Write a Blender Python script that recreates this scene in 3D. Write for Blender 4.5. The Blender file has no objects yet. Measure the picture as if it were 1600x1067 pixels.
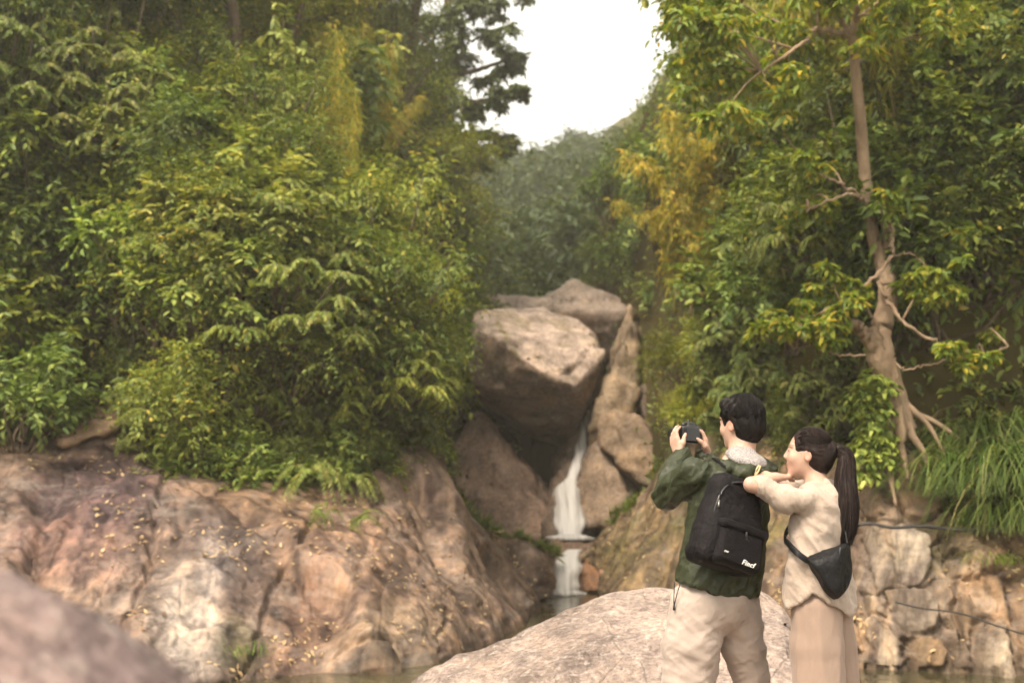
import bpy, bmesh, math, random
import numpy as np
from mathutils import Vector, Matrix

# ------------------------------------------------------------------ camera, sky, sun, exposure
scene = bpy.context.scene
COL = scene.collection
R = math.radians
F = 2000.0                       # focal length in photo pixels (1600 wide)
CAM = np.array([0.0, 0.0, 2.0])  # metres above the pool
PITCH = math.atan2(760 - 533.5, F)

cam_data = bpy.data.cameras.new('camera')
cam = bpy.data.objects.new('camera', cam_data)
COL.objects.link(cam)
cam.location = CAM
cam.rotation_euler = (math.pi / 2 + PITCH, 0, 0)
cam_data.sensor_width = 36
cam_data.lens = 36 * F / 1600
cam_data.clip_start = 0.05
cam_data.clip_end = 1000
cam_data.dof.use_dof = True
cam_data.dof.focus_distance = 5.85
cam_data.dof.aperture_fstop = 2.6
scene.camera = cam

SUN_EL, SUN_AZ = R(54), R(218)   # azimuth clockwise from +Y: from the left, behind the camera
world = bpy.data.worlds.new('World')
scene.world = world
world.use_nodes = True
wn = world.node_tree
wn.nodes.clear()
w_out = wn.nodes.new('ShaderNodeOutputWorld')
w_bg = wn.nodes.new('ShaderNodeBackground')
w_sky = wn.nodes.new('ShaderNodeTexSky')
w_sky.sky_type = 'NISHITA'
w_sky.sun_disc = False
w_sky.sun_elevation = SUN_EL
w_sky.sun_rotation = SUN_AZ
w_sky.air_density = 1.0
w_sky.dust_density = 7.0
w_sky.ozone_density = 0.6
w_mix = wn.nodes.new('ShaderNodeMix')
w_mix.data_type = 'RGBA'
w_mix.inputs[0].default_value = 0.86           # an even, bright cloud veil over the clear sky
w_mix.inputs[7].default_value = (7.2, 6.85, 6.1, 1)
wn.links.new(w_sky.outputs[0], w_mix.inputs[6])
wn.links.new(w_mix.outputs[2], w_bg.inputs[0])
w_bg.inputs[1].default_value = 0.1
wn.links.new(w_bg.outputs[0], w_out.inputs[0])

sun_data = bpy.data.lights.new('sun', 'SUN')
sun_data.energy = 2.7
sun_data.angle = R(20)
sun_data.color = (1.0, 0.87, 0.71)
sun = bpy.data.objects.new('sun', sun_data)
COL.objects.link(sun)
sd = Vector((math.sin(SUN_AZ) * math.cos(SUN_EL), math.cos(SUN_AZ) * math.cos(SUN_EL), math.sin(SUN_EL)))
sun.rotation_euler = sd.to_track_quat('Z', 'Y').to_euler()

scene.view_settings.view_transform = 'Standard'
scene.view_settings.look = 'None'
scene.view_settings.exposure = 1.5
scene.view_settings.gamma = 1
scene.view_settings.use_curve_mapping = False
scene.render.engine = 'CYCLES'
cy = scene.cycles
cy.use_denoising = True
cy.max_bounces = 6
cy.diffuse_bounces = 3
cy.glossy_bounces = 2
cy.transmission_bounces = 4
cy.transparent_max_bounces = 8
cy.volume_bounces = 1
cy.use_adaptive_sampling = True
cy.adaptive_threshold = 0.04
cy.adaptive_min_samples = 12
cy.caustics_reflective = False
cy.caustics_refractive = False
cy.sample_clamp_indirect = 6

# ------------------------------------------------------------------ small helpers
CP, SP = math.cos(PITCH), math.sin(PITCH)

def P(px, py, D):
    """world point that stands D metres ahead of the camera (along +Y) on the line of sight of a photo pixel"""
    xc = (px - 800) / F
    yc = (533.5 - py) / F
    d = np.array([xc, CP - yc * SP, SP + yc * CP])
    return CAM + d * (D / d[1])

def PV(px, py, D):
    px, py, D = np.broadcast_arrays(np.asarray(px, float), np.asarray(py, float), np.asarray(D, float))
    yc = (533.5 - py) / F
    dy = CP - yc * SP
    t = D / dy
    return np.stack([CAM[0] + (px - 800) / F * t, CAM[1] + D, CAM[2] + (SP + yc * CP) * t], -1)

def PZ(px, py, z):
    """world point at height z on a pixel's line of sight"""
    yc = (533.5 - py) / F
    dz = SP + yc * CP
    t = (z - CAM[2]) / dz
    return CAM + np.array([(px - 800) / F, CP - yc * SP, dz]) * t

def to_px(p):
    p = np.asarray(p, float) - CAM
    fwd = p[..., 1] * CP + p[..., 2] * SP
    up = -p[..., 1] * SP + p[..., 2] * CP
    return 800 + p[..., 0] / fwd * F, 533.5 - up / fwd * F

PERM = np.random.RandomState(77).permutation(4096).astype(np.int32)
PERM = np.concatenate([PERM, PERM])
GR = np.random.RandomState(78).normal(size=(4096, 3))
GR = (GR / np.linalg.norm(GR, axis=1, keepdims=True) * 1.3).astype(np.float32)

def perlin(p, seed=0):
    p = np.asarray(p, np.float32)
    sh = p.shape[:-1]
    p = p.reshape(-1, 3)
    fl = np.floor(p)
    f = p - fl
    i = (fl.astype(np.int32) + seed * 131) & 4095
    i1 = (i + 1) & 4095
    u = f * f * f * (f * (f * 6 - 15) + 10)
    ux, uy, uz = u[:, 0], u[:, 1], u[:, 2]
    fx, fy, fz = f[:, 0], f[:, 1], f[:, 2]
    a, b = PERM[i[:, 0]], PERM[i1[:, 0]]
    aa, ab, ba, bb = PERM[a + i[:, 1]], PERM[a + i1[:, 1]], PERM[b + i[:, 1]], PERM[b + i1[:, 1]]
    def g(h, dx, dy, dz):
        q = GR[h]
        return q[:, 0] * (fx - dx) + q[:, 1] * (fy - dy) + q[:, 2] * (fz - dz)
    def col(h, dx, dy):
        lo = g(PERM[h + i[:, 2]], dx, dy, 0)
        return lo + uz * (g(PERM[h + i1[:, 2]], dx, dy, 1) - lo)
    l0, l1 = col(aa, 0, 0), col(ab, 0, 1)
    r0, r1 = col(ba, 1, 0), col(bb, 1, 1)
    l0 = l0 + uy * (l1 - l0)
    r0 = r0 + uy * (r1 - r0)
    return (l0 + ux * (r0 - l0)).reshape(sh)

def fbm(p, octaves=4, seed=0, gain=0.5, lac=2.0):
    p = np.asarray(p, float)
    a, s, t = 1.0, 0, 0
    for o in range(octaves):
        s = s + a * perlin(p, seed + o * 17)
        p = p * lac + 13.7
        a *= gain
    return s

def ridged(p, octaves=4, seed=0, gain=0.5):
    p = np.asarray(p, float)
    a, s = 1.0, 0
    for o in range(octaves):
        s = s + a * (1 - 2 * np.abs(perlin(p, seed + o * 17)))
        p = p * 2.03 + 7.1
        a *= gain
    return s

def facets(p, scale, seed, tilt=0.5, off=0.25):
    """broken-rock relief: every cell of a jittered lattice is a plane of its own tilt and height"""
    p = np.asarray(p, float)
    sh = p.shape[:-1]
    p = (p / scale).reshape(-1, 3)
    p = p + 0.18 * np.stack([perlin(p * 1.7, seed + 1), perlin(p * 1.7 + 9, seed + 2), perlin(p * 1.7 + 21, seed + 3)], -1)
    i0 = np.floor(p).astype(np.int32)
    num = np.zeros(len(p)); den = np.full(len(p), 1e-12)
    for dx in (-1, 0, 1):
        for dy in (-1, 0, 1):
            for dz in (-1, 0, 1):
                c = i0 + np.array([dx, dy, dz], np.int32)
                k = (c + seed * 37) & 4095
                h = PERM[PERM[PERM[k[:, 0]] + k[:, 1]] + k[:, 2]]
                d = p - (c + 0.5 + 0.32 * GR[h])
                w = np.exp(-22.0 * (d * d).sum(1))
                num += w * (tilt * (d * GR[(h * 7 + 13) & 4095]).sum(1) + off * (PERM[(h + 91) & 4095] / 4095.0 - 0.5))
                den += w
    return (num / den * scale).reshape(sh)

def sstep(a, b, x):
    t = np.clip((x - a) / (b - a), 0, 1)
    return t * t * (3 - 2 * t)

def mesh_np(name, verts, faces_list, mat=None, smooth=False):
    """faces_list: list of integer arrays, each (n, 3) or (n, 4)"""
    me = bpy.data.meshes.new(name)
    verts = np.ascontiguousarray(verts, np.float32)
    me.vertices.add(len(verts))
    me.vertices.foreach_set('co', verts.ravel())
    faces_list = [np.asarray(f, np.int32) for f in faces_list if len(f)]
    loops = np.concatenate([f.ravel() for f in faces_list])
    sizes = np.concatenate([np.full(len(f), f.shape[1], np.int32) for f in faces_list])
    starts = np.concatenate([[0], np.cumsum(sizes)[:-1]]).astype(np.int32)
    me.loops.add(len(loops))
    me.loops.foreach_set('vertex_index', loops)
    me.polygons.add(len(sizes))
    me.polygons.foreach_set('loop_start', starts)
    me.polygons.foreach_set('loop_total', sizes)
    if smooth:
        me.polygons.foreach_set('use_smooth', np.ones(len(sizes), bool))
    me.update(calc_edges=True)
    me.validate()
    if mat is not None:
        for m in (mat if isinstance(mat, (list, tuple)) else [mat]):
            me.materials.append(m)
    return me

def set_color(me, rgb, name='tone'):
    rgb = np.asarray(rgb, np.float32)
    a = me.color_attributes.new(name, 'FLOAT_COLOR', 'POINT')
    c = np.ones((len(me.vertices), 4), np.float32)
    c[:, :3] = rgb
    a.data.foreach_set('color', c.ravel())

def obj(name, me, parent=None, label=None, cat=None, group=None, kind=None, loc=None):
    o = bpy.data.objects.new(name, me)
    COL.objects.link(o)
    if parent is not None:
        o.parent = parent
    if label: o['label'] = label
    if cat: o['category'] = cat
    if group: o['group'] = group
    if kind: o['kind'] = kind
    if loc is not None: o.location = loc
    return o

def grid_faces(nu, nv, flip=False):
    i = np.arange(nu - 1)[:, None] * nv + np.arange(nv - 1)[None, :]
    q = np.stack([i, i + nv, i + nv + 1, i + 1], -1).reshape(-1, 4)
    return q[:, ::-1] if flip else q

def grid_normals(V):
    du = np.gradient(V, axis=0)
    dv = np.gradient(V, axis=1)
    n = np.cross(du, dv)
    return n / (np.linalg.norm(n, axis=-1, keepdims=True) + 1e-9)

def catmull(ctrl, n):
    """smooth interpolation of control rows (k, ...) to n samples"""
    ctrl = np.asarray(ctrl, float)
    k = len(ctrl)
    t = np.linspace(0, k - 1, n)
    i = np.clip(t.astype(int), 0, k - 2)
    f = (t - i).reshape((-1,) + (1,) * (ctrl.ndim - 1))
    g = lambda j: ctrl[np.clip(j, 0, k - 1)]
    p0, p1, p2, p3 = g(i - 1), g(i), g(i + 1), g(i + 2)
    return 0.5 * (2 * p1 + (p2 - p0) * f + (2 * p0 - 5 * p1 + 4 * p2 - p3) * f**2 + (3 * p1 - p0 - 3 * p2 + p3) * f**3)

def seg_dist(px, py, poly):
    """distance of points to a polyline, and the signed side"""
    best = np.full(np.shape(px), 1e9)
    for (ax, ay), (bx, by) in zip(poly[:-1], poly[1:]):
        dx, dy = bx - ax, by - ay
        t = np.clip(((px - ax) * dx + (py - ay) * dy) / (dx * dx + dy * dy + 1e-9), 0, 1)
        d = np.hypot(px - ax - t * dx, py - ay - t * dy)
        best = np.minimum(best, d)
    return best

def frame_rows(T):
    T = T / (np.linalg.norm(T, axis=-1, keepdims=True) + 1e-9)
    ref = np.where(np.abs(T[..., 2:3]) > 0.95, np.array([1.0, 0, 0]), np.array([0, 0, 1.0]))
    A = np.cross(T, ref)
    A /= np.linalg.norm(A, axis=-1, keepdims=True) + 1e-9
    return T, A, np.cross(A, T)

class Geo:
    """collects vertices and faces for one mesh"""
    def __init__(s):
        s.v, s.q, s.t, s.n = [], [], [], 0
    def add(s, v, q=None, t=None):
        v = np.asarray(v, float).reshape(-1, 3)
        if q is not None and len(q): s.q.append(np.asarray(q) + s.n)
        if t is not None and len(t): s.t.append(np.asarray(t) + s.n)
        s.v.append(v)
        s.n += len(v)
    def tube(s, pts, rad, sides=6, n=None, rough=0, seed=0):
        pts = np.asarray(pts, float)
        rad = np.broadcast_to(np.asarray(rad, float), (len(pts),))
        if n:
            rad = catmull(rad, n)
            pts = catmull(pts, n)
        T, A, B = frame_rows(np.gradient(pts, axis=0))
        a = np.linspace(0, 2 * np.pi, sides, endpoint=False)
        ring = pts[:, None] + (A[:, None] * np.cos(a)[None, :, None] + B[:, None] * np.sin(a)[None, :, None]) * rad[:, None, None]
        if rough:
            ring = ring + (ring - pts[:, None]) * (rough * fbm(ring * 6, 3, seed))[..., None]
        k = len(pts)
        i = np.arange(k - 1)[:, None] * sides
        j = np.arange(sides)[None, :]
        j2 = (j + 1) % sides
        q = np.stack([i + j, i + j2, i + sides + j2, i + sides + j], -1).reshape(-1, 4)
        v = np.concatenate([ring.reshape(-1, 3), pts[:1], pts[-1:]])
        c0, c1 = k * sides, k * sides + 1
        jj = np.arange(sides)
        t = np.concatenate([np.stack([np.full(sides, c0), (jj + 1) % sides, jj], -1),
                            np.stack([np.full(sides, c1), (k - 1) * sides + jj, (k - 1) * sides + (jj + 1) % sides], -1)])
        s.add(v, q, t)
    def mesh(s, name, mat=None, smooth=False):
        v = np.concatenate(s.v)
        fl = []
        if s.q: fl.append(np.concatenate(s.q))
        if s.t: fl.append(np.concatenate(s.t))
        return mesh_np(name, v, fl, mat, smooth)

# ------------------------------------------------------------------ material helpers
class NT:
    def __init__(s, name):
        s.m = bpy.data.materials.new(name)
        s.m.use_nodes = True
        s.t = s.m.node_tree
        s.t.nodes.clear()
        s.out = s.n('ShaderNodeOutputMaterial')
    def n(s, typ, **kw):
        nd = s.t.nodes.new(typ)
        for k, v in kw.items():
            setattr(nd, k, v)
        return nd
    def l(s, a, b):
        s.t.links.new(a, b)
    def inp(s, node, sock, val):
        if hasattr(val, 'links') or isinstance(val, bpy.types.NodeSocket):
            s.l(val, node.inputs[sock])
        else:
            node.inputs[sock].default_value = val
    def noise(s, scale, detail=4, rough=0.55, vec=None, out=0, dist=0):
        nd = s.n('ShaderNodeTexNoise')
        nd.inputs['Scale'].default_value = scale
        nd.inputs['Detail'].default_value = detail
        nd.inputs['Roughness'].default_value = rough
        nd.inputs['Distortion'].default_value = dist
        if vec is not None: s.l(vec, nd.inputs['Vector'])
        return nd.outputs[out]
    def voro(s, scale, feature='F1', vec=None, out='Distance'):
        nd = s.n('ShaderNodeTexVoronoi', feature=feature)
        nd.inputs['Scale'].default_value = scale
        if vec is not None: s.l(vec, nd.inputs['Vector'])
        return nd.outputs[out]
    def ramp(s, fac, stops, interp='LINEAR'):
        nd = s.n('ShaderNodeValToRGB')
        cr = nd.color_ramp
        cr.interpolation = interp
        while len(cr.elements) < len(stops): cr.elements.new(0.5)
        for e, (p, c) in zip(cr.elements, stops):
            e.position = p
            e.color = (c, c, c, 1) if isinstance(c, (int, float)) else (*c, 1)
        s.l(fac, nd.inputs[0])
        return nd.outputs[0]
    def mix(s, fac, a, b, mode='MIX'):
        nd = s.n('ShaderNodeMix', data_type='RGBA', blend_type=mode)
        for k, v in ((0, fac), (6, a), (7, b)):
            if isinstance(v, bpy.types.NodeSocket): s.l(v, nd.inputs[k])
            elif k == 0: nd.inputs[0].default_value = v
            else: nd.inputs[k].default_value = (*v, 1) if len(v) == 3 else v
        return nd.outputs[2]
    def math(s, op, a, b=None):
        nd = s.n('ShaderNodeMath', operation=op)
        for k, v in ((0, a), (1, b)):
            if v is None: continue
            if isinstance(v, bpy.types.NodeSocket): s.l(v, nd.inputs[k])
            else: nd.inputs[k].default_value = v
        return nd.outputs[0]
    def mapping(s, scale=(1, 1, 1), rot=(0, 0, 0), coord='Object'):
        tc = s.n('ShaderNodeTexCoord')
        mp = s.n('ShaderNodeMapping')
        mp.inputs['Scale'].default_value = scale
        mp.inputs['Rotation'].default_value = rot
        s.l(tc.outputs[coord], mp.inputs[0])
        return mp.outputs[0]
    def bump(s, height, strength=0.5, dist=0.02, normal=None):
        nd = s.n('ShaderNodeBump')
        nd.inputs['Strength'].default_value = strength
        nd.inputs['Distance'].default_value = dist
        s.l(height, nd.inputs['Height'])
        if normal is not None: s.l(normal, nd.inputs['Normal'])
        return nd.outputs[0]
    def attr(s, name):
        return s.n('ShaderNodeAttribute', attribute_name=name).outputs[0]
    def bsdf(s, color, rough=0.7, spec=0.3, normal=None, **kw):
        b = s.n('ShaderNodeBsdfPrincipled')
        if isinstance(color, bpy.types.NodeSocket): s.l(color, b.inputs['Base Color'])
        else: b.inputs['Base Color'].default_value = (*color, 1)
        if isinstance(rough, bpy.types.NodeSocket): s.l(rough, b.inputs['Roughness'])
        else: b.inputs['Roughness'].default_value = rough
        b.inputs['Specular IOR Level'].default_value = spec
        if normal is not None: s.l(normal, b.inputs['Normal'])
        for k, v in kw.items():
            b.inputs[k.replace('_', ' ')].default_value = v
        return b
    def done(s, shader):
        s.l(shader.outputs[0] if hasattr(shader, 'outputs') else shader, s.out.inputs[0])
        return s.m

def rock_material(name, grain=1.0, streak=(1, 1, 1), rot=(0, 0, 0), rough=0.8, speck=0.0, bump=0.6, runs=0.0):
    """colour from the mesh's own tone, broken up by mottling, streaks, lichen specks and fine relief"""
    t = NT(name)
    tone = t.attr('tone')
    vec = t.mapping(streak, rot)
    n1 = t.noise(1.6 * grain, 4, 0.62, vec, dist=0.4)
    n2 = t.noise(10 * grain, 5, 0.68, vec)
    n3 = t.noise(38 * grain, 2, 0.6)
    c = t.mix(1.0, tone, t.ramp(n1, [(0.28, (0.5, 0.47, 0.46)), (0.5, (0.98, 0.98, 0.98)), (0.72, (1.45, 1.38, 1.28))]), 'MULTIPLY')
    c = t.mix(1.0, c, t.ramp(n2, [(0.3, (0.58, 0.56, 0.56)), (0.52, (1, 1, 1)), (0.75, (1.3, 1.27, 1.2))]), 'MULTIPLY')
    c = t.mix(0.6, c, t.ramp(n3, [(0.3, (0.55, 0.53, 0.52)), (0.55, (1, 1, 1)), (0.8, (1.3, 1.3, 1.3))]), 'MULTIPLY')
    if runs:      # mineral runs down the face
        r1 = t.noise(1.5, 4, 0.6, t.mapping((2.4, 2.4, 0.3), (0, 0.5, 0)), dist=0.5)
        c = t.mix(runs, c, t.ramp(r1, [(0.36, (0.3, 0.26, 0.29)), (0.5, (0.95, 0.95, 0.95)), (0.64, (1.6, 1.5, 1.38))]), 'MULTIPLY')
    if speck:
        sp = t.noise(16 * grain, 4, 0.75, dist=0.2)
        c = t.mix(t.ramp(sp, [(0.52, 0.0), (0.68, speck)]), c, (0.55, 0.47, 0.41))
        sp2 = t.noise(21 * grain, 2, 0.7)
        c = t.mix(t.ramp(sp2, [(0.56, 0.0), (0.7, speck * 0.8)]), c, (0.17, 0.13, 0.115))
    h = t.math('ADD', t.math('MULTIPLY', n1, 0.6), t.math('ADD', t.math('MULTIPLY', n2, 0.35), t.math('MULTIPLY', n3, 0.12)))
    crack = t.voro(1.1 * grain, 'DISTANCE_TO_EDGE', vec=t.mapping(streak, rot))
    h2 = t.math('MULTIPLY', t.ramp(crack, [(0.0, 0.0), (0.03, 1.0)]), 0.12)
    nb = t.bump(t.math('ADD', h, h2), bump, 0.08)
    return t.done(t.bsdf(c, rough, 0.25, nb))

def leaf_material(name, stops, trans=0.32, rough=0.5, spec=0.35):
    """each leaf its own tone; the copy's object colour tints the whole plant"""
    t = NT(name)
    geo = t.n('ShaderNodeNewGeometry')
    oi = t.n('ShaderNodeObjectInfo')
    c = t.ramp(geo.outputs['Random Per Island'], stops)
    c = t.mix(1.0, c, oi.outputs['Color'], 'MULTIPLY')
    n = t.noise(9, 3, 0.6)
    c = t.mix(0.5, c, t.ramp(n, [(0.3, (0.7, 0.7, 0.7)), (0.7, (1.25, 1.25, 1.2))]), 'MULTIPLY')
    c = t.mix(1.0, c, (1.2, 1.34, 1.02), 'MULTIPLY')
    b = t.bsdf(c, rough, spec)
    tr = t.n('ShaderNodeBsdfTranslucent')
    ct = t.mix(1.0, c, (1.35, 1.3, 0.75), 'MULTIPLY')
    t.l(ct, tr.inputs[0])
    mx = t.n('ShaderNodeMixShader')
    mx.inputs[0].default_value = trans
    t.l(b.outputs[0], mx.inputs[1])
    t.l(tr.outputs[0], mx.inputs[2])
    return t.done(mx)
# ------------------------------------------------------------------ terrain: two steep hillsides, a ravine between them, the river bed in front
def lin(x, xs, ys):
    return np.interp(x, xs, ys)

def H(x, y):
    x = np.asarray(x, float); y = np.asarray(y, float)
    yL = lin(x, [-60, -14, -9, -6, -4.2, -3.4, -1.9, -1.3, -1.2, -1.0], [14, 16.6, 17.4, 18.5, 17.3, 17.5, 18.9, 20.6, 22, 24])
    xL = lin(y, [14, 20.5, 24, 30, 34, 45, 60, 100, 150], [-0.8, -1.25, -1.3, -1.6, -1.3, -1.2, -1.5, -1.5, -3])
    yR = lin(x, [2.4, 3.0, 3.3, 3.6, 3.95, 4.5, 4.8, 5.4, 8, 60], [26, 24.6, 23.2, 20.4, 18.3, 17.2, 16.2, 15.9, 15.9, 15.0])
    xR = lin(y, [14, 24.5, 28, 34, 45, 60, 100, 150], [2.6, 2.9, 3.1, 2.7, 2.6, 3.4, 5.5, 8])
    n = fbm(np.stack([x * 0.22, y * 0.22, x * 0], -1), 3, 5) * 0.8
    floor = lin(y, [0, 24.8, 26.3, 27, 30.5, 33.5, 36, 60, 112, 160], [-0.9, -0.8, 0.35, 0.35, 0.4, 3.6, 4.2, 9.5, 31, 34])
    dl, dr = xL - x, x - xR
    fl, fr = y - yL, y - yR
    far = sstep(38, 60, y)
    zl = 2.15 + 0.62 * np.clip(fl, 0, 17) + 0.06 * np.clip(fl - 17, 0, 60) + 1.0 * np.clip(dl, 0, 4.5) + 0.25 * np.clip(dl - 4.5, 0, 40) + n * sstep(0, 2, fl)
    zr = 2.5 + 0.78 * np.clip(fr, 0, 10) + 0.1 * np.clip(fr - 10, 0, 60) + 1.25 * np.clip(dr, 0, 5) + 0.3 * np.clip(dr - 5, 0, 40) + n * sstep(0, 2, fr)
    zl = np.maximum(zl, (floor + 1.1 * np.clip(dl, 0, 16) + n) * far)
    zr = np.maximum(zr, (floor + 1.1 * np.clip(dr, 0, 16) + n) * far)
    wl = sstep(-0.5, 0.9, dl) * sstep(-0.25, 0.6, fl)
    wr = sstep(-0.5, 0.9, dr) * sstep(-0.25, 0.6, fr)
    z = floor + (zl - floor) * wl
    z = z + (zr - z) * wr
    return np.where(z > 30, 30 + 8 * np.tanh((z - 30) / 8), z)

def ground_px(px, py, lo=12.0, hi=150.0):
    """first ground point along a pixel's line of sight"""
    D = np.concatenate([np.arange(lo, 60, 0.15), np.arange(60, hi, 0.6)])
    p = PV(np.full(len(D), px), np.full(len(D), py), D)
    hit = np.nonzero(H(p[:, 0], p[:, 1]) >= p[:, 2])[0]
    if len(hit) == 0: return None
    q = p[hit[0]]
    return np.array([q[0], q[1], float(H(q[0], q[1]))])

def soil_material():
    t = NT('forest_soil')
    n1 = t.noise(0.8, 6, 0.65)
    n2 = t.noise(9, 5, 0.6)
    c = t.ramp(n1, [(0.3, (0.035, 0.032, 0.012)), (0.48, (0.075, 0.06, 0.022)), (0.62, (0.09, 0.085, 0.022)), (0.75, (0.13, 0.09, 0.05))])
    c = t.mix(1.0, c, t.ramp(n2, [(0.3, (0.5, 0.5, 0.5)), (0.7, (1.4, 1.4, 1.3))]), 'MULTIPLY')
    return t.done(t.bsdf(c, 0.95, 0.1, t.bump(n2, 0.8, 0.08)))
M_SOIL = soil_material()

gx = np.concatenate([np.linspace(-70, -26, 25), np.linspace(-25, 25, 201), np.linspace(26, 70, 25)])
gy = np.concatenate([np.linspace(-40, 10, 15), np.linspace(11, 45, 171), np.linspace(46, 170, 80)])
GX, GY = np.meshgrid(gx, gy, indexing='ij')
GZ = H(GX, GY)
GV = np.stack([GX, GY, GZ], -1)
me = mesh_np('terrain', GV.reshape(-1, 3), [grid_faces(len(gx), len(gy))], M_SOIL, True)
obj('terrain', me, kind='structure')

# ------------------------------------------------------------------ rock banks
M_BANK = rock_material('bank_rock', 1.0, (1.0, 1.0, 0.55), (0.0, 0.0, 0.0), 0.72, speck=0.2, bump=1.0, runs=0.85)
M_STONE = rock_material('stone', 1.3, (1, 1, 1), (0, 0, 0), 0.8, speck=0.25, bump=0.6)
M_GRANITE = rock_material('granite', 2.6, (1, 1, 1), (0, 0, 0), 0.85, speck=0.6, bump=0.9)

def shore_D(py):
    yc = (533.5 - py) / F
    return -CAM[2] / (SP + yc * CP) * (CP - yc * SP)

def poly_inside(px, py, poly):
    ins = np.zeros(np.shape(px), bool)
    n = len(poly)
    for k in range(n):
        (x0, y0), (x1, y1) = poly[k], poly[(k + 1) % n]
        c = ((y0 > py) != (y1 > py)) & (px < (x1 - x0) * (py - y0) / (y1 - y0 + 1e-9) + x0)
        ins ^= c
    d = seg_dist(px, py, list(poly) + [poly[0]])
    return np.where(ins, d, -d)

def bank(cols, nu, nv, prof, drop, carve, tone_fn, amp, name, seed, stri, blocks=()):
    """cols: shore pixel (x, y) at water level, rim pixel (x, y) and its distance"""
    c = catmull(np.array([[a, b, x, y, D] for (a, b), (x, y, D) in cols]), nu)
    dr = catmull(np.asarray(drop, float), nu)
    v = np.linspace(0, 1, nv)
    sx, sy, rx, ry, rD = [c[:, k:k + 1] for k in range(5)]
    sDd = shore_D(sy)
    px = sx + (rx - sx) * v
    py = sy + (ry - sy) * v
    pr = catmull(np.asarray(prof, float), nu)[:, None]
    D = sDd + (rD - sDd) * v ** pr
    V = PV(px, py, D)
    shore = V[:, 0]
    fw = np.linspace(1, 0, 6)[:-1, None, None]
    below = shore[None] + fw * np.array([0, -0.35, -1.0])
    rim = V[:, -1]
    bw = np.linspace(0, 1, 10)[1:, None, None]
    back = rim[None] + np.concatenate([0 * bw, bw * 1.3, -(bw ** 1.7)], -1) * np.stack([0 * dr, 0 * dr + 1, dr], -1)[None]
    V = np.concatenate([below.transpose(1, 0, 2), V, back.transpose(1, 0, 2)], 1)
    px = np.concatenate([np.repeat(px[:, :1], 5, 1), px, np.repeat(px[:, -1:], 9, 1)], 1)
    py = np.concatenate([np.repeat(py[:, :1], 5, 1), py, np.repeat(py[:, -1:], 9, 1)], 1)
    N = grid_normals(V)
    if (N[:, nv // 2, 1].mean()) > 0: N = -N
    ang = stri(px, py)                      # local flow direction of the bedding in the face
    W = V.copy()
    s1, s2 = math.cos(float(np.median(ang))), math.sin(float(np.median(ang)))
    ux = V[..., 0] * s1 + V[..., 2] * s2      # along
    uy = -V[..., 0] * s2 + V[..., 2] * s1     # across
    Q = np.stack([ux * 0.35, uy * 1.5, V[..., 1] * 0.5], -1)
    d = amp * 0.5 * (0.5 * ridged(Q, 3, seed, 0.4) - 0.3) + amp * 0.4 * fbm(V * 0.45, 2, seed + 3) + amp * 0.1 * fbm(V * 4.0, 4, seed + 9, 0.6)
    a0 = float(np.median(ang)); c0, s0 = math.cos(a0), math.sin(a0)
    Qf = np.stack([(V[..., 0] * c0 + V[..., 2] * s0) * 0.55, -V[..., 0] * s0 + V[..., 2] * c0, V[..., 1] * 0.8], -1)
    rimfade = 1 - 0.6 * sstep(nv * 0.8, nv, np.arange(V.shape[1]) - 5.0)[None, :]
    d = (d + facets(Qf, 1.9, seed + 30, 0.16, 0.08) + facets(Qf, 0.6, seed + 50, 0.1, 0.08) + facets(Qf, 0.22, seed + 70, 0.12, 0.1)) * rimfade
    dark = np.zeros(px.shape)
    for poly, wd, dep in carve:
        jx = px + 10 * fbm(V * 2.2, 4, seed + 31, 0.6)
        jy = py + 10 * fbm(V * 2.2 + 9, 4, seed + 32, 0.6)
        q = seg_dist(jx, jy, poly)
        m = np.clip(1 - q / (wd * 0.55), 0, 1) ** 0.8
        d = d - dep * 0.42 * m
        dark = np.maximum(dark, m * (dep > 0.05))
    tone = tone_fn(px, py, V)
    if blocks:
        jx = px + 9 * fbm(V * 3.0, 4, seed + 35, 0.65)
        jy = py + 9 * fbm(V * 3.0 + 5, 4, seed + 36, 0.65)
    for k, (poly, col, proud) in enumerate(blocks):        # bedrock blocks standing out of the face
        q = poly_inside(jx, jy, poly)
        cx, cy2 = np.mean(poly, 0)
        m = sstep(-0.5, 3.0, q)
        g1, g2 = GR[(k * 53 + 7) & 4095][:2]
        d = d * (1 - 0.5 * m) + m * (proud * 0.6 + np.clip(0.16 * (0.6 * (px - cx) + g1 * (px - cx) * 0.5 + (0.4 + g2 * 0.5) * (cy2 - py)) / 45.0, -0.16, 0.16)) - 0.04 * np.exp(-(q / 2.6) ** 2)
        tone = tone + (np.array(col) * 0.72 * (1 + 0.5 * fbm(V * 2.5, 4, seed + k, 0.6))[..., None] - tone) * ((0.5 + 0.7 * fbm(V * 1.8, 3, seed + 80)).clip(0.05, 0.95) * sstep(-2, 8, q))[..., None]
    W = V + N * d[..., None]
    me = mesh_np(name, W.reshape(-1, 3), [grid_faces(*W.shape[:2])], M_BANK, True)
    set_color(me, np.clip(tone, 0.01, 1).reshape(-1, 3))
    return me, W, px, py

def blob(px, py, cx, cy, rx, ry, rot=0.0, soft=0.5):
    a, b = (px - cx), (py - cy)
    c, s = math.cos(rot), math.sin(rot)
    q = np.hypot((a * c + b * s) / rx, (-a * s + b * c) / ry)
    return 1 - sstep(1 - soft, 1 + soft, q)

def tint(base, mask, col):
    return base + (np.array(col) - base) * mask[..., None]

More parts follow.
